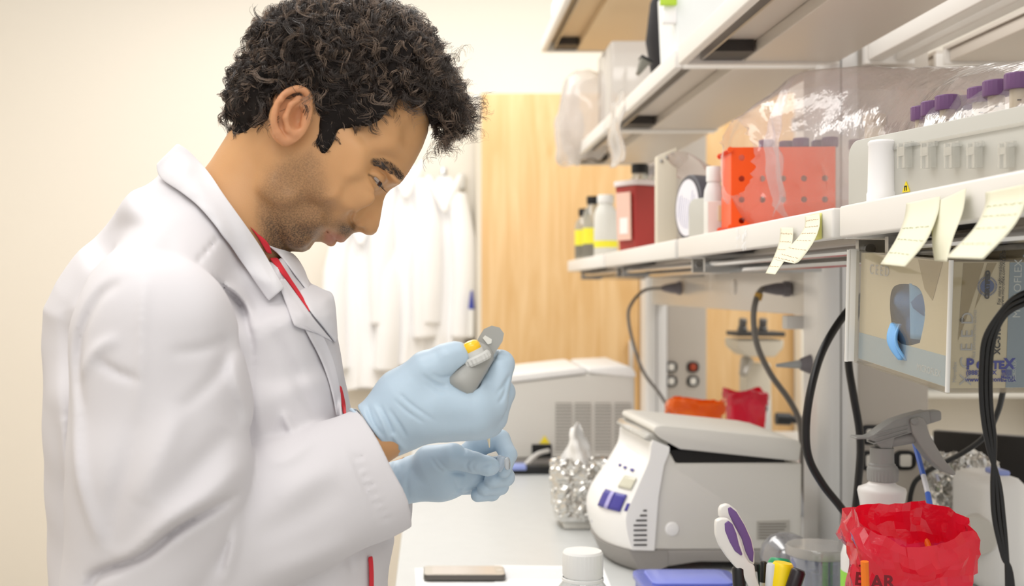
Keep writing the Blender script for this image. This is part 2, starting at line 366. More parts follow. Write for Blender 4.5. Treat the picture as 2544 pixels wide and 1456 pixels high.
MB().prism([q(1340, 1102), q(1366, 1102), q(1353, 1082)], Yc-.002, Yc).build('warning_sticker', YEL, r)
MB().tube([P(1362, 1120, 3.31), P(1335, 1128, 3.27), P(1310, 1150, 3.24), P(1298, 1166, 3.24)], .006, 8).build('power_cord', mat('cord_white', (226, 224, 220), .4), r)
ps = thing('power_strip', 'black power strip with a blue end, in front of the large centrifuge', 'power strip', P(1320, 1172, 3.2))
MB().box(wx(1262, 3.2), wx(1395, 3.2), 3.18, 3.23, TOP+.001, TOP+.022, .004).build('body', BLACKP, ps)
MB().box(wx(1268, 3.2), wx(1306, 3.2), 3.175, 3.232, TOP+.012, TOP+.0235, .002).build('end_plate', mat('pale_blue', (150, 165, 226), .4), ps)

# ---- white microcentrifuge with its lid ajar
th = math.radians(2.5); S2 = 1/1442.0
O = Vector((wx(1590, 2.08), 2.08, TOP)); T = Matrix.Translation(O) @ Matrix.Rotation(th, 4, 'Z')
def u(px, py): return ((px-1590)*S2, (1425-py)*S2+.0015)
r = thing('microcentrifuge', 'white benchtop centrifuge with blue button and grey lid ajar, beside the near upright', 'centrifuge', O)
D = .27
def curve2_(pts, k=5): return [(p.x, p.y) for p in catmull([Vector((a, b, 0)) for a, b in pts], k)]
MB(T).prism([u(1620, 1372), u(1622, 1135), u(1662, 1120), u(1682, 1157), u(2000, 1157), u(2000, 1368), u(1980, 1374)], .004, D-.004, .004).build('body', INSTR, r)
def bul(v): return 1-abs(1-v/(D/2))**2.6
def bz(z): return .040*min(1, max(0, (.235-z)/.11))
def bowed(pts, y0, y1, name, m, k=16):
    vs = []; fs = []; n = len(pts)
    for i in range(k+1):
        v_ = y0+(y1-y0)*i/k
        for (x, z) in pts: vs.append((x-(bz(z)*bul(v_) if x < .012 or z < .001 and x < .02 else 0), v_, z))
    for i in range(k):
        for j in range(n): fs.append((i*n+j, i*n+(j+1) % n, (i+1)*n+(j+1) % n, (i+1)*n+j))
    fs += [tuple(range(n))[::-1], tuple(k*n+j for j in range(n))]
    return MB(T).add(vs, fs).build(name, m, r, 50)
fh = [u(*p) for p in curve2_([(1572, 1370), (1560, 1335), (1556, 1285), (1580, 1225), (1612, 1150), (1618, 1112), (1624, 1098)])]+[u(1664, 1114), u(1664, 1125), u(1650, 1160), u(1636, 1240), u(1626, 1372)]
bowed(fh, 0, D, 'front_housing', INSTW)
bowed([u(1566, 1371), u(1578, 1395), u(1590, 1418), u(1600, 1425), u(1606, 1425), u(1628, 1425), u(1660, 1412), u(1660, 1372)], .002, D-.002, 'base', INSTD)
MB(T).prism([u(1655, 1372.5), u(1996, 1374), u(1985, 1410), u(1930, 1412), u(1850, 1404), u(1740, 1402), u(1655, 1414)], .003, D-.003, .003).build('rear_base', INSTD, r)
lid = MB(T).prism([u(1622, 1074), u(1628, 1062), u(1646, 1060), u(1950, 1092), u(1990, 1100), u(1996, 1112), u(1992, 1148), u(1984, 1152), u(1690, 1120), u(1640, 1092)], -.002, D+.002, .007).build('lid', INSTR, r, 60)
MB(T).prism([u(1670, 1126), u(1698, 1124), u(1960, 1150), u(1960, 1156), u(1690, 1156), u(1676, 1146)], .012, D-.012).build('lid_gap_shade', GAP, r)  # solid black fill painting the shade in the gap under the lid
MB(T).prism([u(1600, 1098), u(1612, 1082), u(1640, 1084), u(1668, 1104), u(1664, 1118), u(1620, 1104)], .01, D-.01, .006).build('clear_visor', mat('visor', (228, 226, 220), .12, trans=.6), r, 60)
for k in range(8):
    py = 1272+k*12.2; pxl = [1596, 1588, 1578, 1572, 1572, 1572, 1572, 1572][k]+2
    MB(T).prism([u(pxl, py-1.8), u(1607, py-1.8), u(1607, py+1.8), u(pxl, py+1.8)], -.0012, .001).build('vent_slot', GAP, r)
# control panel on the slanted front
A = Vector((*u(1557, 1282),)); B = Vector((*u(1612, 1150),)); dv = (B-A); nrm = Vector((-dv.y, dv.x)).normalized()
def onp(t, v, h): p = A+dv*t+nrm*h; return (p.x-bz(p.y)*bul(v), v-h*.5, p.y)
def plate(name, t0, t1, v0, v1, h, m, par=r): return MB(T).grid(lambda a_, b_: onp(t0+(t1-t0)*b_, v0+(v1-v0)*a_, h), 10, 4).build(name, m, par, 40, [('SOLIDIFY', dict(thickness=.0015, offset=1 if 0 else 0))])
BTN = mat('button_blue', (66, 62, 150), .35)
plate('control_button', .02, .34, .012, .075, .003, BTN); plate('button_stripe', .02, .34, .040, .050, .0045, mat('stripe_lilac', (176, 170, 220), .4))
plate('display', .44, .66, .010, .045, .002, mat('lcd', (206, 204, 186), .2))
for v in (.03, .06, .09): plate('blue_mark', .76, .80, v, v+.01, .0015, BTN)
plate('blue_mark', .06, .2, .001, .006, .0015, BTN)
MB(T).prism([u(1628, 1112), u(1640, 1112), u(1640, 1170), u(1628, 1170)], D-.001, D+.003).build('side_catch', mat('catch_blue', (78, 88, 200), .4), r)
MB(T).lathe([(.0, .004), (.010, .003), (.0125, 0)], Vector((u(1672, 1320)[0], .004, u(1672, 1320)[1])), 24, (0, -1, 0)).build('round_cover', INSTW, r)
pl = MB(T).prism([u(1885, 1348), u(1885, 1302), u(1968, 1300), u(1968, 1348)], .0025, .005).build('rating_plate', mat('plate_grey', (176, 172, 164), .5), r)
g = MB(T)
for k in range(6):
    a = u(1890, 1308+k*7); b = u(1962-rnd.random()*12, 1306.5+k*7); g.box(a[0], b[0], .0018, .0026, a[1]-.0011, a[1]+.0002)
g.build('rating_text', mat('plate_ink', (110, 106, 100), .6), pl)
g = MB(T); g.text('microfuge', Matrix.Translation((u(1560, 1335)[0]-.0405, .13, u(1560, 1335)[1])) @ Matrix.Rotation(-math.pi/2+.12, 4, 'Z') @ Matrix.Rotation(math.pi/2, 4, 'X'), .013); g.build('front_lettering', BTN, r)

# ---- foil-wrapped tissue box
FOIL = mat('aluminium_foil', (214, 212, 208), .22, 1)
def crumple(v, a, f, seed):
    p = Vector(v)*f+Vector((seed, seed*1.7, 0)); return noise.noise_vector(p)*a
def foilbox(cx, cy, w, d, z0, z1, seed, amp=.008):
    def fn(uu, vv):
        a = 2*math.pi*uu; c, s_ = math.cos(a), math.sin(a); k = 1/max(abs(c), abs(s_))**.75
        rr = 1 if vv < .86 else 1-(vv-.86)/.14*.78
        z = z0+(z1-z0)*min(1, vv/.86)+(0 if vv < .86 else .004*math.sin(9*a))
        p = Vector((cx+w/2*c*k*rr*(1+.10*min(vv, .86)), cy+d/2*s_*k*rr*(1+.10*min(vv, .86)), z))
        e = min(1, vv*6)
        return p+crumple(p, amp*e, 60, seed)+crumple(p, amp*.6*e, 130, seed+5)+crumple(p, amp*.3*e, 300, seed+9)
    return MB().grid(fn, 90, 44)
r = thing('tissue_box', 'small tissue box wrapped in crumpled foil with a white tissue sticking up', 'tissue box', (wx(1448, 2.5), 2.5, TOP))
MB().box(wx(1395, 2.5), wx(1492, 2.5), 2.455, 2.555, TOP+.001, TOP+.05, .002).build('carton', mat('carton_white', (226, 224, 218), .7), r)
foilbox(wx(1450, 2.5), 2.5, .122, .115, TOP+.018, wz(1152, 2.48), 3).build('foil_wrap', FOIL, r, 0)
def tis(uu, vv):
    px = 1442-6*(1-vv)+(uu-.5)*(84-52*vv**1.2)-18*math.sin(vv*1.3)*0+ -10*vv; py = 1165-108*vv+6*math.cos(uu*6)
    p = P(px, py, 2.5+.02*math.sin(uu*7+vv*3)); return p+crumple(p, .006, 40, 2)
MB().grid(tis, 24, 20).build('tissue', mat('tissue_paper', (246, 245, 243), .9), r, 180, [('SOLIDIFY', dict(thickness=.0008))])

# ---- white-capped bottle, phone, papers, blue tray
def bottle(name, label, cat, c, R, h, rc, hc, mbody, mcap, grp=None, neck=None, sh=.25, ribs=True, extra=None):
    r = thing(name, label, cat, c, grp); x, y, z = c; nk = neck or rc*.85; hb = h-hc
    MB().lathe([(R*.9, .0), (R, .004), (R, hb*(1-sh)), (R*.93, hb*(1-sh*.6)), (nk*1.05, hb*(1-sh*.12)), (nk, hb), (nk, hb+hc*.4)], c, 40).build('body', mbody, r, 60)
    MB().lathe([(rc*.97, hb), (rc, hb+.002), (rc, h-.003), (rc*.93, h), (0, h)], c, 60, ribs=(1, 2, .012) if ribs else None).build('cap', mcap, r, 30)
    return r
b = bottle('reagent_bottle', 'clear bottle with a ribbed white screw cap at the front edge of the bench', 'bottle', (wx(1448, 1.6), 1.6, TOP), .036, .143, .0265, .034, film('clear_bottle', (236, 238, 238), .25, .1), WHITEP)
MB().lathe([(.0268, .1035), (.0275, .104), (.0275, .1075), (.0268, .108)], (wx(1448, 1.6), 1.6, TOP), 40, cap=False).build('cap_ring', WHITEP, b)
MB().lathe([(.0362, .012), (.0363, .085)], (wx(1448, 1.6), 1.6, TOP), 40, cap=False).build('paper_label', mat('label_blue_white', (196, 204, 232), .6), b)

r = thing('smartphone', 'smartphone lying face up on the papers at the front of the bench', 'phone', (wx(1153, 2.02), 2.02, TOP+.003))
x0, x1 = wx(1052, 2.02), wx(1256, 2.02)
MB().prism(rrect(x1-x0, .068, .009, 6, (x0+x1)/2, 2.045), TOP+.0035, TOP+.0125, .0015, 'Z').build('body', mat('phone_dark', (92, 88, 84), .3, .4), r)
MB().prism(rrect(x1-x0-.003, .065, .008, 6, (x0+x1)/2, 2.045), TOP+.0125, TOP+.0131, 0, 'Z').build('front_glass', mat('phone_bezel', (196, 188, 176), .25), r)
MB().box(x0+.015, x1-.017, 2.016, 2.074, TOP+.0131, TOP+.0134).build('screen', mat('phone_screen', (206, 196, 186), .15), r)
MB().lathe([(.0, .0001), (.0045, .0001), (.005, 0)], (x1-.0085, 2.045, TOP+.0134), 16).build('home_button', mat('phone_button', (224, 216, 204), .3), r)
PAPER = mat('paper', (246, 246, 245), .8)
for k, (c, a, w_, h_, lab) in enumerate((((-.0 + .03, 1.98), .03, .19, .27, 'white paper sheet under the smartphone, nearest the bench edge'), ((.16, 2.0), -.05, .19, .25, 'printed white sheet between the smartphone and the white-capped bottle'))):
    M = Matrix.Translation((c[0]+.04, c[1], TOP+.0004+k*.0009)) @ Matrix.Rotation(a, 4, 'Z')
    p = MB(M).box(-w_/2, w_/2, -h_/2, h_/2, 0, .0007).build('paper_sheet', PAPER); tag(p, lab, 'paper', 'papers on the bench')
    if k:
        g = MB(M)
        for i in range(12):
            g.box(-w_/2+.015, w_/2-.02-rnd.random()*.05, h_/2-.02-i*.007, h_/2-.0185-i*.007, .0007, .0009)
        g.build('printed_lines', mat('print_grey', (190, 192, 198), .7), p)
r = thing('plastic_box', 'blue translucent plastic box with a rounded lid at the front of the bench', 'box', (wx(1720, 1.86), 1.86, TOP))
BLU = mat('blue_translucent', (104, 118, 214), .25, trans=.35)
MB().prism(rrect(.150, .12, .018, 6, wx(1722, 1.86), 1.90), TOP+.001, TOP+.022, .003, 'Z').build('tray', BLU, r)
MB().prism(rrect(.158, .128, .02, 6, wx(1722, 1.86), 1.90), TOP+.0225, TOP+.034, .004, 'Z').build('lid', BLU, r)
MB().prism(rrect(.125, .095, .014, 6, wx(1722, 1.86), 1.90), TOP+.0335, TOP+.0375, .001, 'Z').build('lid_panel', mat('blue_panel', (128, 140, 226), .2), r)

# ---- pen cup with scissors and pens
Yp = 1.42; cx = wx(1880, Yp)
r = thing('pen_cup', 'clear plastic pen cup at the lower edge of the frame, holding scissors and pens', 'cup', (cx, Yp, TOP))
MB().lathe([(.0, .003), (.046, .003), (.049, .105), (.051, .105), (.048, 0), (0, 0)], (cx, Yp, TOP+.001), 40, cap=False).build('cup', film('cup_plastic', (220, 224, 226), .3, .15), r)
def PP(px, py, Y=Yp): return P(px, py, Y)
r = thing('scissors', 'scissors with white and purple handles standing in the pen cup', 'scissors', PP(1860, 1500))
def loop(pts, rad, m, name, Y): return MB().tube([PP(a, b, Y) for a, b in pts], rad, 10, 5, .9).build(name, m, r, 180)
PUR = mat('handle_purple', (112, 82, 140), .45); HW = mat('handle_white', (228, 225, 220), .35)
def resamp(pts, n):
    c = catmull([Vector((a, b, 0)) for a, b in pts+[pts[0]]], 8); d = [0]
    for i in range(1, len(c)): d.append(d[-1]+(c[i]-c[i-1]).length)
    out = []; k = 0
    for i in range(n):
        t = d[-1]*i/n
        while k < len(d)-2 and d[k+1] < t: k += 1
        e = (t-d[k])/max(1e-9, d[k+1]-d[k]); p = c[k].lerp(c[k+1], e); out.append((p.x, p.y))
    return out
def blade_poly(pts, Y, y0, y1, m, name, bev=.002): return MB().prism([(PP(x, y, Y).x, PP(x, y, Y).z) for x, y in pts], y0, y1, bev).build(name, m, r, 40)
ow = [(1786, 1284), (1785, 1266), (1790, 1256), (1803, 1251), (1812, 1253), (1828, 1266), (1847, 1299), (1865, 1337), (1872, 1370), (1872, 1400), (1858, 1402), (1840, 1380), (1822, 1330), (1806, 1295)]
iw = [(1805, 1260), (1811, 1257), (1826, 1269), (1846, 1302), (1862, 1338), (1869, 1370), (1867, 1394), (1859, 1389), (1849, 1369), (1839, 1336), (1818, 1297), (1807, 1274)]
blade_poly(ow, 1.435, 1.429, 1.441, HW, 'handle'); blade_poly(iw, 1.435, 1.4275, 1.4425, PUR, 'grip_lining', .001)
ow2 = [(1776, 1304), (1778, 1292), (1789, 1287), (1806, 1287), (1813, 1291), (1828, 1315), (1840, 1350), (1848, 1378), (1858, 1395), (1872, 1403), (1875, 1428), (1889, 1468), (1864, 1474), (1845, 1432), (1829, 1412), (1819, 1400), (1806, 1385), (1786, 1355), (1777, 1329)]
iw2 = [(1797, 1298), (1806, 1291), (1817, 1300), (1826, 1323), (1832, 1349), (1841, 1374), (1838, 1378), (1822, 1366), (1809, 1343), (1798, 1316)]
blade_poly(ow2, 1.42, 1.414, 1.4265, HW, 'handle'); blade_poly(iw2, 1.42, 1.4125, 1.428, PUR, 'grip_lining', .001)
MB().prism([(PP(x, y, 1.43).x, PP(x, y, 1.43).z) for x, y in [(1856, 1420), (1880, 1420), (1896, 1560), (1886, 1640), (1866, 1560)]], 1.428, 1.4305).build('blade', STEEL, r)
def pen(label, a, b, rad, col, capcol=None, tip=.35, name='marker_pen', rough=.35, Y=Yp, Yb=None):
    r = thing(name, label, 'pen', PP(*b, Yb or Y), None); A_, B_ = PP(*a, Y), PP(*b, Yb or Y)
    M_ = A_.lerp(B_, tip); m1 = mat('pen_%d_%d_%d' % col, col, rough); cc = capcol or col; m2 = mat('pen_%d_%d_%d' % cc, cc, rough)
    MB().tube([M_, B_], rad*.93, 16, 0).build('barrel', m1, r)
    dd = (M_-A_).normalized(); MB().lathe([(0, 0), (rad*.8, 0), (rad, rad*.3), (rad, (M_-A_).length)], A_, 20, dd).build('cap', m2, r)
    return r
pen('black marker pen in the pen cup, left of the scissors blades', (1834, 1408), (1848, 1660), .0075, (24, 24, 26))
pen('yellow highlighter standing in the pen cup', (1946, 1398), (1915, 1660), .013, (246, 214, 20), tip=.6)
pen('green highlighter behind the yellow one in the pen cup', (1938, 1388), (1920, 1650), .014, (40, 150, 100), Y=1.47, Yb=1.44, tip=.6)
pen('blue pen in the pen cup, left of the green highlighter', (1918, 1400), (1900, 1660), .0062, (30, 92, 206), (214, 216, 220), tip=.22)
pen('slanting black marker in front of the round clear jar', (1985, 1415), (1905, 1650), .0085, (30, 22, 26), Y=1.40)
pen('thin black-clipped ballpoint in the pen cup beside the scissors', (1897, 1395), (1888, 1650), .004, (210, 210, 208), (30, 30, 32), tip=.2, Y=1.45)
pen('dark ballpoint in the pen cup directly behind the scissors', (1876, 1400), (1872, 1650), .006, (40, 40, 42), Y=1.46)

# ---- clear jars
r = thing('plastic_jar', 'round clear jar with a flat grey lid and blue tubes inside', 'jar', (wx(2033, 1.78), 1.78, TOP))
c = (wx(2036, 1.78), 1.78, TOP+.001)
MB().lathe([(0, .002), (.044, .002), (.0455, .006), (.0455, .105), (.0435, .105), (.043, .006), (0, .005)], c, 48, cap=False).build('body', film('jar_plastic', (224, 226, 234), .2, .2), r)
MB().lathe([(.046, .096), (.049, .098), (.049, .108), (.047, .111), (0, .1115)], c, 48, cap=False).build('lid', film('jar_lid', (216, 212, 206), .72, .08), r)
TB = mat('tube_blue', (60, 78, 150), .35)
for k in range(12):
    a = k*2.4; rr = .03*math.sqrt((k+.5)/12); X, Yy = c[0]+rr*math.cos(a), c[1]+rr*math.sin(a)
    t = MB().lathe([(0, .0), (.0055, .004), (.0055, .045+.012*(k % 3)), (.0065, .045+.012*(k % 3)), (.0065, .055+.012*(k % 3)), (0, .056+.012*(k % 3))], (X, Yy, c[2]+.006), 14).build('sample_tube', TB if k % 3 else mat('tube_pale', (206, 208, 214), .3))
    tag(t, 'thin sample tube standing inside the round clear jar', 'tube', 'tubes in the round clear jar')
r = thing('clear_dome_container', 'domed clear container behind the highlighters, left of the round jar', 'container', (wx(1948, 1.86), 1.86, TOP))
MB().lathe([(.038, .0), (.04, .004), (.04, .07), (.036, .085), (.026, .098), (.012, .104), (0, .105)], (wx(1952, 1.9), 1.9, TOP+.001), 40, cap=False).build('dome', film('dome_plastic', (214, 214, 218), .25, .2), r)

# ---- spray bottle
Ys = 1.6; cx = wx(2191, Ys); r = thing('spray_bottle', 'white spray bottle with a grey trigger head, behind the red bag', 'spray bottle', (cx, Ys, TOP))
def z_(py): return wz(py, Ys)-TOP
prof = [(.045, .0), (.051, .004), (.052, .02), (.052, z_(1385)), (.047, z_(1352)), (.034, z_(1325)), (.027, z_(1300)), (.0258, z_(1280)), (.0282, z_(1250)), (.0310, z_(1222)), (.0300, z_(1214)), (.020, z_(1206)), (.0165, z_(1200)), (.0165, z_(1190))]
MB().lathe(prof, (cx, Ys, TOP+.001), 48).build('bottle', mat('milky_plastic', (238, 236, 234), .35, trans=.15), r, 60)
MB().lathe([(.0523, .005), (.0524, z_(1420))], (cx, Ys, TOP+.001), 48, cap=False).build('green_label', mat('label_green', (150, 214, 70), .5), r)
SG = mat('trigger_grey', (142, 142, 140), .42)
col = MB().lathe([(.0165, z_(1196)), (.0192, z_(1193)), (.0196, z_(1165)), (.018, z_(1158)), (.0165, z_(1156))], (cx+.001, Ys, TOP), 56, ribs=(1, 2, .025)).build('collar', SG, r)
MB().lathe([(.0172, z_(1158)), (.0172, z_(1153)), (.0155, z_(1150)), (.015, z_(1112))], (cx, Ys, TOP), 32).build('neck', SG, r)
def zp(pts, y0, y1, bev=0): return MB().prism([(wx(a, Ys), wz(b, Ys)) for a, b in pts], Ys+y0, Ys+y1, bev)
hd = zp([(2118, 1086), (2122, 1083), (2150, 1083), (2162, 1078), (2182, 1062), (2212, 1043), (2250, 1030), (2295, 1019), (2300, 1022), (2303, 1050), (2262, 1064), (2262, 1072), (2215, 1082), (2208, 1112), (2182, 1112), (2166, 1095), (2150, 1088), (2120, 1089)], -.012, .012, .003).build('trigger_head', SG, r)
for k in range(3): zp([(2162+k*3, 1098-k*12), (2246, 1072-k*9), (2246, 1074-k*9), (2162+k*3, 1100.5-k*12)], -.0135, .0135).build('moulded_rib', SG, hd)
MB().tube([P(2205, 1097, Ys), P(2266, 1086, Ys)], .0085, 20, 0).build('pump_barrel', SG, r)
zp([(2298, 1021), (2328, 1018), (2332, 1024), (2332, 1042), (2302, 1052)], -.010, .010, .003).build('nozzle', SG, r)
tr = zp([(2252, 1050), (2258, 1037), (2272, 1032), (2284, 1036), (2291, 1050), (2300, 1078), (2318, 1110), (2340, 1145), (2362, 1168), (2364, 1175), (2356, 1178), (2330, 1166), (2300, 1138), (2272, 1100), (2256, 1072)], -.015, -.0125+.025, .003).build('trigger', mat('lever_grey', (150, 149, 146), .45), r)
MB().lathe([(.0, .003), (.004, .0025), (.005, 0)], P(2271, 1047, Ys-.015), 16, (0, -1, 0)).build('pivot_pin', SG, tr)

# ---- red biohazard bag with stick and straw
RED = film('red_bag_film', (248, 50, 88), .62, .05, .2, bump=(70, .3, .004))
Yb = 1.36; r = thing('biohazard_bag', 'open red plastic biohazard bag with crumpled rim in front of the spray bottle', 'bag', (wx(2255, Yb), Yb, TOP))
bx = wx(2256, Yb)
def bagf(uu, vv):
    a = 2*math.pi*uu; c_, s_ = math.cos(a), math.sin(a); k = 1/max(abs(c_), abs(s_))**.55
    zt_front = wz(1352, Yb-.04); zt_back = wz(1262, Yb+.05); zt = zt_front+(zt_back-zt_front)*(s_*.5+.5)
    zt += .014*max(0, c_)**3*(1-abs(s_))-.004*math.sin(3*a+.5)+.016*max(0, -c_)**4
    w_ = .058+.007*vv; z = TOP+.002+(zt-TOP)*min(1, vv/.86)
    out = 1.0
    if vv > .86: t = (vv-.86)/.14; z -= .040*t; out = 1+.05*math.sin(t*3.14)+.10*t*0+.035
    p = Vector((bx+w_*c_*k*out, Yb+.045*s_*k*out, z))
    e = .3+.7*vv
    return p+crumple(p, .009*e, 18, 4)+crumple(p, .009*e, 44, 8)+crumple(p, .004*e, 100, 2)
MB().grid(bagf, 60, 36).build('bag', RED, r, 12)
BT = mat('bag_print', (120, 20, 34), .6)
g = MB(); Mx = Matrix.Translation(P(2122, 1452, 1.284)) @ Matrix.Rotation(math.radians(6), 4, 'Y') @ Matrix.Rotation(math.pi/2, 4, 'X')
g.text('BI', Mx, .019, .0006); g.text('H', Mx @ Matrix.Translation((0, -.018, 0)), .019, .0006); g.text('AR', Matrix.Translation(P(2163, 1462, 1.284)) @ Matrix.Rotation(math.pi/2, 4, 'X'), .020, .0006)
g.box(*[wx(2134, 1.284), wx(2152, 1.284)], 1.2838, 1.2842, wz(1408, 1.284), wz(1403, 1.284)).build('printed_letters', BT, r)
bk = MB().lathe([(0, .002), (.040, .002), (.042, .12), (.040, .12), (.038, .004), (0, .004)], (bx, Yb, TOP+.003), 32, cap=False).build('support_beaker', film('beaker_film', (232, 226, 226), .2, .1), r)
t = MB().tube([P(2148, 1395, 1.275), P(2156, 1640, 1.285)], .0042, 10, 0).build('wooden_stick', mat('orange_stick', (240, 122, 20), .5)); tag(t, 'orange stick standing upright against the front of the red bag', 'stick')
t = MB().tube([P(2284, 1298, 1.41), P(2385, 1560, 1.36)], .0035, 8, 0).build('wooden_stick', MATS['orange_stick']); tag(t, 'orange stick lying slanted inside the open red bag', 'stick')
r2 = thing('serological_pipette', 'slim blue striped pipette leaning out of the red bag beside the spray trigger', 'pipette', P(2330, 1400, 1.40))
a, b, c_, d = P(2272, 1098, 1.66), P(2294, 1182, 1.60), P(2305, 1226, 1.56), P(2352, 1480, 1.40)
BS = mat('straw_blue', (70, 110, 206), .4)
MB().tube([a, b], .0036, 10, 0).build('upper_stem', BS, r2); MB().tube([b, c_], .0034, 10, 0).build('clear_window', mat('straw_white', (226, 228, 236), .3), r2); MB().tube([c_, d], .0036, 10, 0).build('lower_stem', BS, r2)

# ---- microscope and bags beyond the lid
Ym = 3.55; r = thing('microscope', 'cream microscope with two eyepieces beyond the open centrifuge lid', 'microscope', (wx(1880, Ym), Ym, TOP))
CR = mat('microscope_cream', (220, 212, 194), .4)
def m_(pts, y0, y1, bev=.006): return MB().prism([(wx(a, Ym), wz(b, Ym)) for a, b in pts], Ym+y0, Ym+y1, bev)
MB().box(wx(1800, Ym), wx(1945, Ym), Ym-.12, Ym+.16, TOP+.001, TOP+.05, .01).build('base', CR, r)
m_([(1862, 1100), (1862, 905), (1925, 905), (1930, 1100)], .04, .12).build('arm', CR, r)
m_([(1818, 842), (1934, 842), (1932, 862), (1912, 884), (1845, 884), (1820, 862)], -.06, .09).build('head', CR, r)
m_([(1816, 823), (1934, 823), (1934, 834), (1816, 834)], -.07, .06, .002).build('head_cover', mat('charcoal_cap', (70, 68, 66), .5), r)
for px in (1844, 1894):
    e = MB().lathe([(.014, 0), (.014, .012), (.011, .014), (.012, .036), (.010, .038), (0, .037)], P(px, 823, Ym-.02), 20, (0, -.25, 1)).build('eyepiece', mat('eyepiece_grey', (112, 112, 112), .35, .4), r)
MB().lathe([(.018, 0), (.018, .04), (.012, .046), (.012, .075)], P(1928, 1040, Ym-.02), 20, (1, 0, -.05)).build('focus_knob', BLACKP, r)
MB().tube([P(1856, 895, Ym), P(1846, 930, Ym-.03)], [.020, .012], 16, 0).build('nosepiece', mat('nose_metal', (190, 186, 180), .3, .6), r)
m_([(1864, 1090), (1864, 985), (1920, 985), (1922, 1090)], .028, .039, .002).build('number_card', WHITEP, r)
g = MB(); g.text('3', Matrix.Translation(P(1884, 1025, Ym+.026)) @ Matrix.Rotation(math.pi/2, 4, 'X'), .062, .0012); g.build('number', BLACKP, r)
def smallbag(name, label, px0, px1, ptop, Y, m, seed, drop=0):
    cx_ = wx((px0+px1)/2, Y); hw = wx(px1, Y)-cx_; zt = wz(ptop, Y)
    def fn(uu, vv):
        a = 2*math.pi*uu; c, s = math.cos(a), math.sin(a); k = 1/max(abs(c), abs(s))**.5; w_ = hw*(.72+.28*vv)/1.12
        z = TOP+.002+(zt-TOP-.01)*min(1, vv/.85)-(.03*(vv-.85)/.15 if vv > .85 else 0)+.006*math.sin(3*a+seed)*vv
        o_ = 1.08 if vv > .85 else 1
        p = Vector((cx_+w_*c*k*o_, Y+.045*s*k*o_, z)); return p+crumple(p, .008*vv, 30, seed)+crumple(p, .004*vv, 80, seed)
    o = MB().grid(fn, 56, 32).build(name, m, None, 30); return tag(o, label, 'bag', 'small waste bags beyond the centrifuge lid')
smallbag('waste_bag', 'open orange waste bag standing just beyond the lid of the white centrifuge', 1650, 1806, 982, 2.75, film('orange_bag_film', (250, 140, 30), .75, .05, .25), 2)
smallbag('waste_bag', 'open pink-red waste bag beside the microscope, right of the orange bag', 1796, 1908, 960, 3.0, film('pink_bag_film', (236, 50, 92), .75, .05, .25), 6)
o = MB().lathe([(.0, 0), (.03, .003), (.034, .05), (.03, .11), (.02, .165), (.008, .20), (0, .205)], (wx(1795, 2.6), 2.6, TOP+.001), 22, cap=False)
o.v = [tuple(Vector(p)+crumple(p, .008, 60, 3)) for p in o.v]; o = o.build('foil_bundle', mat('dull_foil', (170, 166, 158), .4, .7), None, 0); tag(o, 'crumpled grey foil bundle between the orange and pink bags', 'foil')

# ---- clutter beyond the near upright
CL = mat('amber_glass', (90, 60, 40), .2)
bottle('sample_bottle', 'small white bottle with a yellow cap behind the near upright', 'bottle', (wx(2012, 2.9), 2.9, TOP), .028, .16, .016, .03, WHITEP, YEL)
bottle('sample_bottle', 'blue-capped clear bottle low beside the near upright', 'bottle', (wx(2008, 2.62), 2.62, TOP), .03, .13, .017, .02, mat('cloudy', (196, 200, 206), .3), mat('cap_blue', (90, 120, 190), .4))
r = thing('computer_monitor', 'dark monitor seen from the side at the right, on the far side of the bench', 'monitor', (1.32, 2.45, TOP))
T3 = Matrix.Translation((1.05, 2.52, 0)) @ Matrix.Rotation(math.radians(-38), 4, 'Z')
MB(T3).prism([(0, TOP+.02), (0, wz(1068, 2.52)), (.36, wz(1068, 2.52)), (.46, TOP+.12), (.46, TOP+.02)], -.015, .012, .003).build('screen', mat('monitor_black', (34, 32, 31), .4), r)
MB(T3).box(.20, .26, .012, .05, TOP+.001, wz(1120, 2.6)).box(.12, .34, .0, .18, TOP+.001, TOP+.012, .003).build('stand', BLACKP, r)
g = foilbox(wx(2385, 2.12), 2.12, .085, .08, TOP+.001, wz(1135, 2.12), 11, .012).build('foil_bundle', FOIL, None, 0); tag(g, 'bright crumpled foil-wrapped flask at the right, behind the spray trigger', 'foil')
r = thing('lab_instrument', 'rounded white bench instrument with a round grey knob at the right edge', 'instrument', (wx(2470, 1.95), 1.95, TOP))
MB().box(wx(2428, 1.95), wx(2540, 1.95), 1.92, 2.06, TOP+.001, wz(1182, 1.95), .022).build('body', INSTW, r, 60)
MB().lathe([(.0, .018), (.030, .016), (.034, .0)], P(2432, 1328, 1.945), 30, (-.6, -.8, 0)).build('knob', INSTR, r, 60)
MB().box(wx(2480, 1.95), wx(2512, 1.95), 1.95, 2.0, wz(1184, 1.95), wz(1170, 1.95), .004).build('blue_top', mat('pale_blue', (150, 165, 226), .4), r)
# far wall shelf with glassware on the other side of the bench
r = thing('wall_shelf_unit', 'pale open shelving against the back wall, far right', 'shelving', (2.4, 5.2, 0))
for z in (.6, .95, 1.22): MB().box(1.75, 3.6, 5.12, 5.385, z-.012, z+.012).build('board', CABW, r)
for x in (1.75, 2.66, 3.58): MB().box(x, x+.025, 5.12, 5.385, 0.001, 1.5).build('side_panel', CABW, r)
for k in range(6):
    bottle('glass_bottle', 'pale bottle on the far right wall shelving, %s from the left' % ['first', 'second', 'third', 'fourth', 'fifth', 'sixth'][k], 'bottle', (1.98+k*.13, 5.25, .9625), .038, .16+.03*(k % 3), .02, .025, mat('cloudy', (196, 200, 206), .3), [WHITEP, mat('cap_blue', (90, 120, 190), .4), BLACKP][k % 3], 'bottles on the far wall shelving')
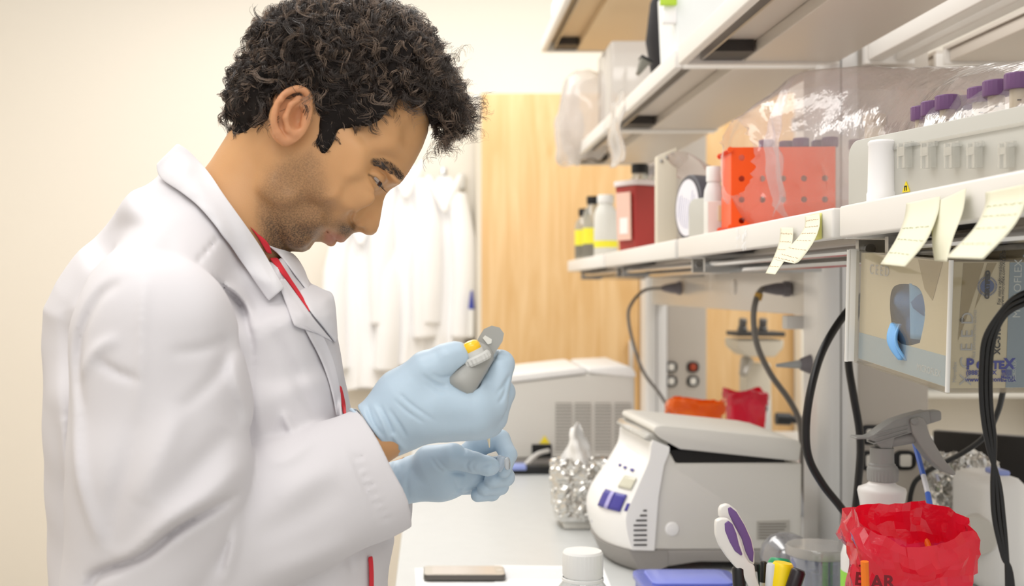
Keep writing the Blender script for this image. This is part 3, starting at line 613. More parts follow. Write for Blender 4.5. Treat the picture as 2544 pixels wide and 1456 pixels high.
# ================================================================ things on and under the shelves
ST = EYE+.0901   # top of the lower deck
UT = EYE+.4421   # top of the upper deck
GP = mat('guard_grey', (196, 195, 188), .45)
def guard(x0, y0, x1, y1, h, label):
    r = .018; L_ = math.hypot(x1-x0, y1-y0)
    pts = [(0, 0), (0, h-r)]+[(r-r*math.cos(a), h-r+r*math.sin(a)) for a in [math.pi/2*i/6 for i in range(1, 7)]]+[(L_, h), (L_, 0)]
    M = Matrix.Translation((x0, y0, ST)) @ Matrix.Rotation(math.atan2(y1-y0, x1-x0), 4, 'Z')
    rt = thing('shelf_guard', label, 'shelf guard', (x0, y0, ST), 'grey guard plates on the lower shelf')
    MB(M).prism(pts, -.002, .002, .001).build('plate', GP, rt); return rt, M
g1, GM = guard(.466, 1.345, .632, .62, .073, 'grey rounded guard plate at the right, behind the white tube')
guard(.470, 2.2, .50, 2.12, .072, 'grey rounded guard plate left of the orange rack, behind the small bottle')
# rotation maps local +x toward the camera: the face seen from the aisle is local -y
MB(GM).prism([(.101, .009), (.1135, .009), (.10725, .020)], -.0032, -.0022).build('warning_sticker', YEL, g1)
MB(GM).prism([(.1053, .0105), (.1063, .0105), (.1063, .0143), (.1083, .0143), (.1083, .0105), (.1093, .0105), (.1093, .0155), (.1053, .0155)], -.0036, -.003).build('sticker_symbol', BLACKP, g1)
# white tube
t = thing('plastic_tube', 'short white plastic tube standing on the shelf lip in front of the grey guard plate', 'tube', (.466, 1.262, ST))
MB().lathe([(.0155, 0), (.0155, .010), (.0145, .012), (.0135, .060), (.0142, .0615), (.0142, .064), (.012, .066), (0, .066)], (.4745, 1.272, ST), 36).build('tube', mat('satin_white', (240, 239, 240), .4), t)
# clear clips hanging in front of the guard
CLR = film('clear_clip', (250, 250, 248), .22, .25, .1)
M2 = GM
r = thing('clear_clip_strip', 'row of clear plastic clips hanging along the face of the grey guard plate', 'clip strip', (.49, 1.24, ST+.05))
MB(M2).box(.07, .33, -.0042, -.0026, .0545, .058).build('strip', CLR, r)
for px in (2266, 2325, 2384, 2441, 2520):
    kk = (px-PX)/F; s0 = (1.345*kk-.466)/(.223+.975*kk); yy = 1.345-.975*s0; zt = (717-356)/F*yy-.0901; zb = (717-418)/F*yy-.0901; w_ = 36/F*yy*.85
    m = MB(GM)
    for q_ in (s0-w_/2, s0+w_/2-.0024): m.box(q_, q_+.0024, -.013, -.0042, zb, zt)
    m.box(s0-w_/2, s0+w_/2, -.0135, -.0125, zb+.012, zt-.004).box(s0-.004, s0+.002, -.011, -.0095, zb, zt-.010).box(s0-w_/2-.003, s0+w_/2+.003, -.008, -.0042, zt-.004, zt+.001)
    m.build('clip', CLR, r)

# ---- orange tube racks, tubes and the big clear bag
OR = mat('rack_orange', (255, 88, 10), .4)
def rack(name, x0, x1, y0, y1, z0, z1, label, rot=0, holes=4):
    c = ((x0+x1)/2, (y0+y1)/2, z0); r = thing(name, label, 'tube rack', c, 'orange tube racks'); T = Matrix.Translation(c) @ Matrix.Rotation(rot, 4, 'Z') @ Matrix.Translation((-c[0], -c[1], -c[2]))
    n = 40
    for y in (y0, y1-.002):
        bm = bmesh.new(); me = bpy.data.meshes.new('side_panel')
        # panel with round holes: ring quads around each hole on a cell grid
        nx = max(2, round((x1-x0)/.034)); nz = 4; dx = (x1-x0)/nx; dz = (z1-z0)/nz
        for i in range(nx):
            for j in range(nz):
                cx_, cz_ = x0+dx*(i+.5), z0+dz*(j+.5); has = (i == 0 or j in (1, 2)) ; rr = .0048
                sq = []; ci = []
                for k in range(16):
                    a = 2*math.pi*k/16+math.pi/4; c1, s1 = math.cos(a), math.sin(a); kk = 1/max(abs(c1), abs(s1))
                    sq.append(bm.verts.new((cx_+dx/2*c1*kk, y, cz_+dz/2*s1*kk))); ci.append(bm.verts.new((cx_+rr*c1, y, cz_+rr*s1)))
                for k in range(16):
                    l = (k+1) % 16; bm.faces.new((sq[k], sq[l], ci[l], ci[k]))
                if not has: bm.faces.new(ci)
        bmesh.ops.remove_doubles(bm, verts=bm.verts[:], dist=1e-5); bmesh.ops.recalc_face_normals(bm, faces=bm.faces[:])
        bmesh.ops.solidify(bm, geom=bm.faces[:], thickness=.002)
        bm.to_mesh(me); bm.free(); me.transform(T); link('side_panel', me, OR, r, 30)
    MB(T).box(x0, x0+.002, y0+.002, y1-.002, z0, z1).build('end_panel', OR, r); MB(T).box(x1-.002, x1, y0+.002, y1-.002, z0, z1).build('end_panel', OR, r)
    MB(T).box(x0+.002, x1-.002, y0+.002, y1-.002, z0+.001, z0+.003).build('bottom', OR, r)
    for z in (z0+.006, z1-.004):
        for y in (y0-.006, y1+.0): MB(T).lathe([(.0, -.003), (.0045, -.003), (.0045, .003), (0, .003)], (x0-.002, y+.003, z), 14, (0, 1, 0)).tube([(x0-.004, y0-.004, z), (x0-.0035, y1, z)], .0022, 8, 0).build('hinge_lug', OR, r)
    return r
rack('tube_rack', .4745, .635, 1.895, 1.985, ST, ST+.132, 'bright orange perforated tube rack inside the big clear bag', math.radians(-4))
PCAP = mat('cap_purple', (112, 78, 122), .45); TUBEP = film('tube_plastic', (246, 240, 228), .62, .06, .15)
def conical(x, y, z, label, grp, R=.0078, H=.105, capm=PCAP, marks=True, cr=.0112):
    r = thing('conical_tube', label, 'tube', (x, y, z), grp)
    MB().lathe([(0, .0), (.002, .001), (R, .016), (R, H), (R*.86, H), (R*.86, .018)], (x, y, z), 20, cap=False).build('tube', TUBEP, r)
    MB().lathe([(cr*.96, H-.001), (cr, H), (cr, H+.013), (cr*.93, H+.0142), (0, H+.0142)], (x, y, z), 36, ribs=(1, 2, .025)).build('cap', capm, r)
    if marks:
        g = MB()
        for k in range(5): g.box(x-.0045, x-.0012, y-R-.0004, y-R+.001, z+H-.012-k*.006, z+H-.0114-k*.006)
        g.box(x+.0004, x+.004, y-R-.0002, y-R+.001, z+H-.024, z+H-.0232); g.build('graduation', mat('ink', (60, 58, 70), .6), r)
        g = MB(); g.tube([(x-.0030, y-R-.0001, z+H-.030), (x-.0005, y-R-.0004, z+H-.022), (x+.001, y-R-.0004, z+H-.029), (x+.003, y-R-.0001, z+H-.023), (x+.0038, y-R-.0001, z+H-.030)], .0004, 5, 3).build('handwriting', MATS['ink'], r)
    return r
wr = thing('tube_stand', 'pale tube stand behind the grey guard plate', 'tube rack', (.56, 1.2, ST))
MB(GM).box(.0, .29, .008, .098, .001, .012, .002).build('base_plate', WHITEP, wr); MB(GM).box(.0, .29, .008, .098, .045, .049, .001).build('hole_plate', WHITEP, wr)
for x in (.001, .285):
    for y in (.009, .093): MB(GM).box(x, x+.004, y, y+.004, .012, .045).build('pillar', WHITEP, wr)
fr = conical(wx(2475, 1.16), 1.16, ST+.0495, 'purple-capped tube with handwriting, second from the right behind the guard plate', 'purple-capped tubes in the pale stand', H=.046, cr=.0122)
C_ = fr['label']
for px, Y, dz, lab in ((2292, 1.325, -.006, 'leftmost of the purple-capped tubes behind the guard plate'), (2318, 1.29, -.003, 'second from left of the purple-capped tubes behind the guard plate'), (2354, 1.25, .0, 'third from left of the purple-capped tubes behind the guard plate, wide cap'),
                       (2398, 1.255, -.003, 'purple-capped tube in the middle of the stand, set back'), (2436, 1.20, -.001, 'purple-capped tube third from the right behind the guard plate'), (2530, 1.12, -.004, 'rightmost purple-capped tube, cut by the frame edge'), (2440, 1.31, -.004, 'purple-capped tube in the back row of the pale stand')):
    Yx = Y; X = wx(px, Yx); dup(fr, (X-fr.location.x, Yx-fr.location.y, 0), lab)
for k, (px, yy) in enumerate(((1905, 1.955), (1990, 1.93), (2035, 1.96), (2062, 1.92), (2128, 1.95), (1955, 1.97))):
    conical(wx(px, yy), yy, ST+.01, 'purple-capped tube in the orange rack, %s from the left' % ['first', 'third', 'fourth', 'fifth', 'last', 'second'][k], 'purple-capped tubes in the orange rack', H=.126, cr=.0125, R=.009, marks=False)
conical(wx(2172, 1.62), 1.62, ST+.001, 'large beige-capped clear tube inside the big clear bag', None, R=.0125, H=.128, capm=mat('cap_beige', (206, 188, 168), .5), cr=.0145, marks=False)

BAGM = film('bag_film', (251, 248, 249), .20, .05, .10, bump=(32, .45, .006))
def bag_section(path, n=64, sub=7):
    """path: list of (x, y, halfwidth, zbot, ztop)"""
    pv = catmull([Vector((a, b, c)) for a, b, c, d, e in path], sub); pz = catmull([Vector((d, e, 0)) for a, b, c, d, e in path], sub); N = len(pv)
    v = []; f = []
    for k in range(N):
        p = pv[k]; t = (pv[min(k+1, N-1)]-pv[max(k-1, 0)]); t.z = 0; t.normalize(); nn = Vector((-t.y, t.x, 0)); zb, ztp = pz[k].x, pz[k].y
        for i in range(n):
            a = 2*math.pi*i/n; c, s = math.cos(a), math.sin(a); kx = 1/max(abs(c), abs(s))**.45
            narrow = 1-.35*max(0, s)
            q_ = Vector((p.x, p.y, (zb+ztp)/2))+nn*(c*kx*p.z*narrow)+Vector((0, 0, s*min(1, kx)*(ztp-zb)/2))
            e = 1 if s > -.7 else .15
            amp = .005*e
            q_ += crumple(q_, amp, 14, 1)+crumple(q_, amp*.7*(1.6 if q_.x < .56 and q_.z < EYE+.25 else .6), 40, 3)
            if k == 0: q_ += Vector((.010*noise.noise(Vector((i*.9, 0, 0))), 0, 0))
            q_.z = max(q_.z, ST+.0015) ; q_.x = max(q_.x, .4655 if q_.z < ST+.14 else .44)
            v.append(q_)
    for k in range(N-1):
        for i in range(n): j = (i+1) % n; f.append((k*n+i, k*n+j, (k+1)*n+j, (k+1)*n+i))
    return MB().add(v, f)
pth = [(.4745, 1.885, .05, ST+.055, EYE+.262), (.492, 1.89, .075, ST+.02, EYE+.272), (.525, 1.895, .092, ST, EYE+.298), (.568, 1.88, .10, ST, EYE+.330), (.592, 1.85, .10, ST, EYE+.336), (.635, 1.74, .095, ST, EYE+.322), (.650, 1.58, .09, ST, EYE+.290), (.640, 1.42, .09, ST, EYE+.262), (.615, 1.25, .098, ST, EYE+.238), (.640, 1.08, .10, ST, EYE+.218), (.67, .95, .10, ST, EYE+.205)]
b = bag_section(pth).build('plastic_bag', BAGM, None, 16); tag(b, 'large crinkled clear plastic bag draped over the orange rack and purple-capped tubes', 'plastic bag')

# ---- sticky notes
NOTE = mat('note_yellow', (228, 225, 202), .75); NOTE2 = mat('note_bright', (222, 220, 130), .75)
INKR = mat('note_ink', (206, 178, 150), .8); INKG = mat('note_ink_green', (186, 194, 160), .8)
def note(label, rows, m=NOTE, ink=INKR, lines=True, seed=1):
    """rows: ((left px, py), (right px, py), Y left, Y right)"""
    rr = random.Random(seed); root = thing('sticky_note', label, 'sticky note', (P(*rows[0][0], rows[0][2])+P(*rows[0][1], rows[0][3]))/2, 'sticky notes on the lower shelf lip')
    Lc = catmull([P(*a, ya) for a, b, ya, yb in rows], 6); Rc = catmull([P(*b, yb) for a, b, ya, yb in rows], 6); n = len(Lc)
    v = []; f = []; W = 6
    for k in range(n):
        for i in range(W+1): v.append(Lc[k].lerp(Rc[k], i/W))
    for k in range(n-1):
        for i in range(W): f.append((k*(W+1)+i, k*(W+1)+i+1, (k+1)*(W+1)+i+1, (k+1)*(W+1)+i))
    MB().add(v, f).build('paper', m, root, 180, [('SOLIDIFY', dict(thickness=.0004, offset=0))])
    if lines:
        g = MB()
        for k in range(3, n-2, 3):
            if rr.random() < .15: continue
            t = .08; nn = (Rc[k]-Lc[k]).cross(Lc[k+1]-Lc[k]).normalized(); 
            if nn.y > 0: nn = -nn
            while t < .86:
                w_ = rr.uniform(.05, .14); pts = [Lc[k].lerp(Rc[k], t+w_*j/4)+(Lc[k+1]-Lc[k]).normalized()*rr.uniform(-.0012, .0012)+nn*.0007 for j in range(5)]
                g.tube(pts, .00028, 4, 0); t += w_+rr.uniform(.03, .07)
        g.build('handwriting', ink, root)
    return root
def Yl(px, d=.004): return (.450-d)*F/(px-PX)
note('narrow pale note hanging furthest left on the shelf lip, tail lowest', [((1939, 565), (1970, 566), Yl(1939), Yl(1970)), ((1936, 600), (1968, 602), Yl(1936, .012), Yl(1968, .012)), ((1922, 640), (1952, 642), Yl(1936, .022), Yl(1968, .022)), ((1902, 679), (1926, 682), Yl(1936, .036), Yl(1968, .036))], seed=3)
note('curled pale note with reddish writing, second from the left on the shelf lip', [((2000, 538), (2036, 531), Yl(2000), Yl(2036)), ((1998, 566), (2036, 562), Yl(2000, .012), Yl(2036, .012)), ((1976, 598), (2022, 600), Yl(2000, .024), Yl(2036, .024)), ((1938, 632), (1990, 645), Yl(2000, .038), Yl(2036, .038)), ((1926, 645), (1974, 655), Yl(2000, .042), Yl(2036, .042))], seed=5)
note('darker yellow note stuck flat behind the second curled note', [((2012, 535), (2041, 529), Yl(2012, .001), Yl(2041, .001)), ((2012, 600), (2041, 594), Yl(2012, .002), Yl(2041, .002))], NOTE2, lines=False)
note('large curled note with green writing, right of the grey shelf joint', [((2252, 505), (2335, 488), Yl(2252), Yl(2335)), ((2246, 545), (2330, 530), Yl(2252, .010), Yl(2335, .010)), ((2226, 595), (2300, 600), Yl(2252, .024), Yl(2335, .024)), ((2188, 656), (2248, 662), Yl(2252, .045), Yl(2335, .045))], ink=INKG, seed=8)
note('folded bright yellow note hanging between the two large curled notes', [((2330, 500), (2400, 468), Yl(2330), Yl(2400)), ((2322, 550), (2392, 525), Yl(2330, .010), Yl(2400, .008)), ((2316, 600), (2368, 590), Yl(2330, .016), Yl(2400, .014)), ((2322, 648), (2352, 650), Yl(2330, .02), Yl(2400, .018))], NOTE, INKG, seed=11)
note('narrow yellow note showing its brighter side, behind the folded one', [((2318, 520), (2348, 515), Yl(2318, .002), Yl(2348, .002)), ((2316, 590), (2346, 585), Yl(2330, .012), Yl(2348, .012)), ((2324, 640), (2340, 640), Yl(2330, .018), Yl(2348, .018))], NOTE2, lines=False)
note('large curled pale note at the right edge of the frame', [((2448, 478), (2545, 458), Yl(2448), Yl(2545)), ((2446, 515), (2546, 505), Yl(2448, .008), Yl(2545, .008)), ((2418, 570), (2516, 565), Yl(2448, .022), Yl(2545, .022)), ((2350, 640), (2442, 643), Yl(2448, .045), Yl(2545, .045))], ink=INKG, seed=14)
# black-and-white flecked tag under the rack
g = MB()
for k in range(26):
    px, py = 1842+rnd.uniform(-14, 14), 598+rnd.uniform(-26, 26); a = P(px, py, Yl(px, .002)); g.tube([a, a+Vector((.001, 0, .004+.003*rnd.random()))], .0006, 4, 0)
g.build('flecked_sticker', mat('fleck_white', (250, 250, 250), .4)); tag(C.objects['flecked_sticker'], 'cluster of small white flecks stuck on the shelf lip below the orange rack', 'sticker')

# ---- glove dispenser box
GB = EYE-.0950; T = Matrix.Translation((.493, 1.15, GB)) @ Matrix.Rotation(math.radians(4.0), 4, 'X') @ Matrix.Rotation(math.radians(2.0), 4, 'Z')
Lg, Hg, Wg = .222, .1205, .125
r = thing('glove_box', 'cardboard box of blue gloves in a clear holder, hung under the nearest shelf', 'glove box', (.54, 1.26, GB))
CB = mat('card_cream', (230, 220, 194), .55, var=(14, (222, 210, 182))); CBL = mat('card_blue', (176, 198, 216), .55); CBD = mat('card_slate', (148, 166, 184), .55); STK = mat('card_streak', (176, 160, 126), .6)
# aisle face (x=0) with an opening
hole = resamp([(.066, .036), (.094, .030), (.118, .032), (.134, .046), (.141, .072), (.132, .088), (.098, .093), (.068, .089), (.056, .066)], 40)
sq = []
for k in range(40):
    a = 0
    hx, hz = hole[k]; dx, dz = hx-.10, hz-.066
    kk = min((Lg-.10)/dx if dx > 1e-9 else 1e9, -.10/dx if dx < -1e-9 else 1e9, (Hg-.066)/dz if dz > 1e-9 else 1e9, -.066/dz if dz < -1e-9 else 1e9)
    sq.append((.10+dx*kk, .066+dz*kk))
m = MB(T); m.add([(0, a, b) for a, b in sq]+[(0, a, b) for a, b in hole], [(k, (k+1) % 40, 40+(k+1) % 40, 40+k) for k in range(40)])
for (ca, cb_) in ((0, 0), (Lg, 0), (Lg, Hg), (0, Hg)):   # close the corners
    k = min(range(40), key=lambda i: (sq[i][0]-ca)**2+(sq[i][1]-cb_)**2); s2 = sorted(range(40), key=lambda i: (sq[i][0]-ca)**2+(sq[i][1]-cb_)**2)[:2]
    if (sq[k][0]-ca)**2+(sq[k][1]-cb_)**2 > 1e-8: m.add([(0, ca, cb_)]+[(0, *sq[i]) for i in s2], [(0, 1, 2)])
m.add([(0, 0, 0), (Wg, 0, 0), (Wg, 0, Hg), (0, 0, Hg), (0, Lg, 0), (Wg, Lg, 0), (Wg, Lg, Hg), (0, Lg, Hg)], [(0, 1, 2, 3), (1, 5, 6, 2), (5, 4, 7, 6), (3, 2, 6, 7), (0, 4, 5, 1)])
bx_ = m.build('carton', CB, r, 0)
MB(T).box(-.0006, .0, .0, Lg, .0005, .030).build('blue_band', CBL, bx_)
MB(T).box(.0545, Wg-.0005, -.0007, -.0001, .0005, Hg-.0005).build('blue_end_panel', CBD, bx_)
MB(T).add([(-.0004, .02, Hg-.001), (-.0004, .075, Hg-.001), (-.0004, .058, Hg-.030), (-.0004, .04, Hg-.040)], [(0, 1, 2, 3)]).add([(.010, -.0004, Hg-.001), (.030, -.0004, Hg-.001), (.014, -.0004, Hg-.055), (.007, -.0004, Hg-.075)], [(0, 1, 2, 3)]).add([(.033, -.0004, Hg-.001), (.042, -.0004, Hg-.001), (.022, -.0004, Hg-.045)], [(0, 1, 2)]).build('printed_streaks', STK, bx_, 0)
# gloves inside
GLB = mat('glove_blue_box', (128, 184, 236), .5, bump=(40, .3, .003))
def gl(uu, vv): p = Vector((.006+.010*noise.noise(Vector((uu*4, vv*4, 1)))+.012*abs(vv-.55)*2, .04+.115*uu, .025+.08*vv)); return p
MB(T).grid(gl, 20, 16).build('glove_stack', mat('glove_blue_shaded', (62, 116, 180), .55), r, 180, [('SOLIDIFY', dict(thickness=.002))])  # same gloves in a darker blue: shade inside the box put into the colour
def gt(uu, vv): return Vector((-.002-.008*math.sin(3.1*vv)+.004*math.sin(9*uu), .124-.022*vv+.020*(uu-.5)*(1.1-.3*vv), .050-.036*vv))
MB(T).grid(gt, 10, 12).build('glove_cuff', GLB, r, 180, [('SOLIDIFY', dict(thickness=.0012))])
MB(T).grid(lambda uu, vv: Vector((.004+.004*math.sin(5*uu), .061+.026*uu+.006*vv, .038+.056*vv)), 8, 10).build('glove_fold', GLB, r, 180, [('SOLIDIFY', dict(thickness=.001))])
# clear holder
AC = film('acrylic', (246, 245, 242), .02, .03, .06); ACE = mat('acrylic_edge', (238, 236, 232), .15)
h = thing('glove_box_holder', 'clear acrylic holder with bright rounded edges around the glove box', 'holder', (.49, 1.26, GB-.004))
MB(T).box(-.004, -.0025, -.005, Lg+.004, -.003, Hg+.002).box(-.004, Wg, -.0055, -.004, -.003, Hg+.002).box(-.004, Wg, -.004, Lg+.004, -.0045, -.003).build('acrylic_shell', AC, h)
MB(T).tube([(-.004, -.005, -.003), (-.004, -.005, Hg+.002)], .0022, 12, 0).build('near_edge', ACE, h)
MB(T).box(-.012, .0, Lg+.0045, Lg+.0075, -.004, Hg+.004, .0012).build('front_flange', ACE, h)
MB(T).tube([(-.012, Lg+.006, -.004), (-.012, Lg+.006, Hg+.003)], .0022, 12, 0).build('far_edge', ACE, h)
MB(T).box(.02, .1, .06, .16, Hg+.0022, Hg+.022).build('hanger', AC, h)
# lettering on the end panel (faces the camera) and the aisle face
INK = {k: mat('print_'+k, c, .6) for k, c in dict(navy=(36, 48, 170), black=(40, 38, 40), grey=(150, 160, 172), white=(214, 222, 228), seal=(90, 108, 160)).items()}
FX = Matrix.Rotation(math.pi/2, 4, 'X')
def et(s_, x, z, size, col, vert=False, bold=0, name='lettering', y=-.0009):
    M = T @ Matrix.Translation((x, y, z)) @ FX @ (Matrix.Rotation(math.pi/2, 4, 'Z') if vert else Matrix())
    g = MB(); g.text(s_, M, size, bold, .0001); return g.build(name, INK[col], bx_, 0)
def exx(px): return (px-PX)/F*1.15-.493
def ezz(py): return (EYE-(py-PY)/F*1.15)-GB
et('P', exx(2398), ezz(916), .0140, 'navy', bold=.0006); et('O', exx(2424), ezz(916), .0105, 'navy', bold=.0006); et('R', exx(2444), ezz(916), .0105, 'navy', bold=.0006)
et('TE', exx(2464), ezz(916), .0105, 'navy', bold=.0006); et('X', exx(2494), ezz(916), .0140, 'navy', bold=.0006)
et('(888) 9', exx(2398), ezz(931), .0062, 'navy', bold=.0001); et('EX', exx(2456), ezz(931), .0062, 'navy', bold=.0001)
et('www.PO', exx(2396), ezz(948), .0062, 'navy', bold=.0001); et('.com', exx(2458), ezz(948), .0062, 'navy', bold=.0001)
et('Made in', exx(2487), ezz(941), .0042, 'navy', bold=.0001); et('the USA', exx(2487), ezz(949), .0042, 'navy', bold=.0001)
fl = MB(T)
for k in range(7): z = ezz(933)+k*.00085; fl.box(exx(2499) if k > 3 else exx(2488), exx(2514), -.0010, -.0008, z, z+.00045)
fl.box(exx(2488), exx(2498), -.0010, -.0008, ezz(926), ezz(919.5)); fl.build('flag', INK['navy'], bx_, 0)
et('X C E E D', exx(2412), ezz(958), .0165, 'grey', True); et('\u00ae', exx(2390), ezz(800), .006, 'black', True)
et('XC-310-M', exx(2482), ezz(880), .0078, 'black', True, .0003); et('Microflex', exx(2374), ezz(950), .0052, 'grey', True)
et('NITRILE EXAMINATION GLOVES', exx(2420), ezz(905), .0036, 'grey', True); et('For more information visit', exx(2480), ezz(757), .0046, 'black', True); et('www.microflex.com/XCEED', exx(2488), ezz(760), .0046, 'black', True)
et('MICROFLEX', exx(2530), ezz(790), .0105, 'white', True); et('MICROFLEX', exx(2524), ezz(950), .004, 'white', True)
sl = MB(T)
c = (exx(2445), ezz(711)); 
for k in range(40):
    a, b_ = 2*math.pi*k/40, 2*math.pi*(k+.55)/40
    sl.add([(c[0]+rr*math.cos(q_), -.0009, c[1]+rr*math.sin(q_)) for rr in (.0078, .0096) for q_ in (a, b_)], [(0, 1, 3, 2)])
sl.add([(c[0]+.0068*math.cos(2*math.pi*k/24), -.0009, c[1]+.0068*math.sin(2*math.pi*k/24)) for k in range(24)], [tuple(range(24))]); sl.build('seal', INK['seal'], bx_, 0)
et('CERTIFIED', exx(2450), ezz(742), .0058, 'black', True, .0004, y=-.0011)
def ft(s_, y, z, size, col, bold=0):
    M = T @ Matrix.Translation((-.0008, y, z)) @ Matrix.Rotation(-math.pi/2, 4, 'Z') @ FX; g = MB(); g.text(s_, M, size, bold, .0001); return g.build('lettering', INK[col], bx_, 0)
ft('C E E D', .196, .098, .016, 'grey'); ft('MICROFLEX', .07, .008, .010, 'white')

# ---- cables
BLK = mat('cable_black', (20, 19, 20), .35)
def cable(label, pts, rad, m=BLK, name='power_cable', smooth=8):
    o = MB().tube([P(*p) for p in pts], rad, 12, smooth).build(name, m, None, 180); return tag(o, label, 'cable')
cable('thick black cable curving out from behind the glove box, left loop', [(2175, 715, 1.75), (2135, 742, 1.72), (2085, 800, 1.7), (2040, 880, 1.68), (2012, 980, 1.66), (2002, 1070, 1.66), (2010, 1140, 1.66), (2045, 1205, 1.66), (2090, 1262, 1.66), (2118, 1310, 1.66), (2130, 1400, 1.67), (2135, 1610, 1.67)], .0056)
cable('black cable hanging down along the near upright, right of the looped one', [(2165, 735, 1.8), (2133, 770, 1.78), (2112, 830, 1.76), (2108, 900, 1.75), (2120, 980, 1.74), (2134, 1060, 1.74), (2138, 1120, 1.74), (2132, 1200, 1.74), (2124, 1290, 1.74), (2120, 1400, 1.74), (2120, 1560, 1.74)], .0056)
g = MB()
for k in range(5):
    d = (k-2)*5.5; e = (k % 2)*.012; tw = lambda t: d*math.cos(t)
    pts = [(2600+d, 725+d, 1.05+e), (2544+d*.6, 742+d, 1.05+e), (2500, 770+d, 1.06+e), (2462+d, 830, 1.07+e), (2450+d, 900, 1.08+e), (2450+d, 1000, 1.09+e), (2462+d*.8, 1100, 1.1+e), (2474-d*.7, 1200, 1.1+e), (2482-d, 1290, 1.1+e), (2496-d*.4, 1380, 1.1+e), (2510+d*.6, 1470, 1.1+e), (2520+d, 1900, 1.12+e)]
    o = MB().tube([P(*p) for p in pts], .00235, 10, 8).build('power_cable', BLK, None, 180); tag(o, 'thin black cable in the bundle at the right edge, %s' % ['leftmost strand', 'second strand from the left', 'middle strand', 'fourth strand from the left', 'rightmost strand'][k], 'cable', 'bundle of thin black cables at the right edge')
cable('black cable slanting behind the bundle towards the foil at the right', [(2494, 960, 1.7), (2480, 1020, 1.75), (2450, 1080, 1.8), (2400, 1120, 1.85), (2345, 1150, 1.9), (2300, 1175, 1.95), (2262, 1230, 2.0), (2250, 1446, 2.0)], .0042)
CG = mat('cable_grey', (118, 114, 110), .45); PLUG = mat('plug_grey', (118, 114, 120), .45)
def plug(label, px, py, Y, pts, rad, s=1.0):
    r = thing('power_plug', label, 'plug', P(px, py, Y)); x0 = .7235; z = wz(py, Y)
    MB().lathe([(.020*s, 0), (.020*s, .012), (.016*s, .014), (.0155*s, .026), (.010*s, .048), (.006*s, .058)], (x0, Y, z), 20, (-1, 0, 0)).build('plug_body', PLUG, r, 50)
    MB().tube([(x0-.055, Y, z)]+[tuple(P(*p)) for p in pts], rad, 10, 8).build('cord', CG, r, 180)
plug('grey plug and thin cord at the far end of the raceway', 1690, 716, 3.5, [(1600, 722, 3.35), (1566, 760, 3.3), (1562, 800, 3.3), (1578, 870, 3.3), (1602, 930, 3.3), (1640, 980, 3.3), (1665, 1030, 3.3), (1680, 1123, 3.32)], .0045)
pg = plug('larger grey plug and cord at the near end of the raceway', 1962, 718, 2.44, [(1880, 740, 2.36), (1872, 790, 2.35), (1882, 860, 2.38), (1915, 930, 2.42), (1958, 990, 2.45), (1984, 1040, 2.46), (1992, 1100, 2.47), (1996, 1200, 2.50), (2010, 1290, 2.56)], .006, .8)
tag(MB().lathe([(.0078, -.007), (.0082, 0), (.0078, .007)], P(1884, 737, 2.36), 12, (.3, 0, 1)).build('cable_tag', mat('tag_ochre', (190, 150, 70), .6)), 'ochre tag wrapped around the grey cord at the near raceway plug', 'cable tag')
r = thing('grey_nozzle', 'grey tapered hose nozzle sticking out from behind the near upright', 'nozzle', P(1990, 905, 2.27))
MB().tube([P(1928, 908, 2.27), P(1990, 905, 2.27)], [.003, .0085], 14, 0).build('tip', mat('nozzle_light', (168, 170, 172), .4), r)
MB().tube([P(1988, 905, 2.27), P(2017, 905, 2.27)], [.011, .02], 16, 0).build('socket', PLUG, r)
o = MB().box(wx(1954, 2.33), .735, 2.33, 2.36, wz(818, 2.33), EYE-.0525, .002).build('paper_roll_box', mat('light_box', (228, 226, 224), .6)); tag(o, 'pale box end fixed behind the near upright below the raceway', 'box')
o = MB().box(wx(1976, 4.69), wx(2260, 4.69), 4.62, 4.69, .1, EYE+.0).build('pale_cabinet_panel', mat('pale_panel', (232, 226, 212), .6)); tag(o, 'pale upright panel right of the maple cabinet', 'panel')

# ---- far lower shelf
def gb(x, Y, label, R=.036, h=.19, mb=None, mc=BLACKP, rc=.018): return bottle('shelf_bottle', label, 'bottle', (x, Y, ST), R, h, rc, .025, mb or film('bottle_film', (232, 232, 226), .35, .12), mc)
for k, (px, Y, h, lab) in enumerate(((1436, 3.93, .17, 'farthest clear bottle with a yellow label on the lower shelf'), (1456, 3.80, .20, 'second clear bottle with a yellow label on the lower shelf'), )):
    b = gb(wx(px, Y)+.02, Y, lab, h=h, R=.030)
    if k < 2: MB().lathe([(.0305, .05), (.0306, .10)], (wx(px, Y)+.02, Y, ST), 24, cap=False).build('yellow_label', mat('label_yellow', (240, 232, 60), .5), b)
    MB().lathe([(.0302, .012), (.0303, .06)], (wx(px, Y)+.02, Y, ST), 24, cap=False).build('dark_print', mat('label_dark', (120, 116, 106), .6), b) if k < 2 else None
b = gb(.512, 3.55, 'white plastic squeeze bottle with a small yellow label, left of the red bin', R=.034, h=.185, mb=mat('white_milky', (224, 224, 218), .4), mc=WHITEP, rc=.024)
MB().lathe([(.0345, .03), (.0346, .05)], (.512, 3.55, ST), 24, cap=False).build('yellow_label', mat('label_yellow', (240, 232, 60), .5), b)
for px, Y in ((1505, 3.25), (1622, 3.3)):
    b = gb(.60 if px > 1600 else .56, Y, 'tall bottle with a black cap, %s the red bin' % ('behind and right of' if px > 1600 else 'behind and left of'), h=.245, R=.034, rc=.022)
r = thing('sharps_bin', 'red plastic sharps bin with a white lid on the lower shelf', 'bin', (.52, 2.98, ST))
Mr = Matrix.Translation((.522, 3.02, ST)) @ Matrix.Rotation(math.radians(28), 4, 'Z'); BR = mat('sharps_red', (176, 62, 58), .35, trans=.1)
v = [(sx*a, sy*b, z) for z, a, b in ((.001, .040, .034), (.150, .047, .040), (.165, .049, .042)) for sx, sy in ((-1, -1), (1, -1), (1, 1), (-1, 1))]
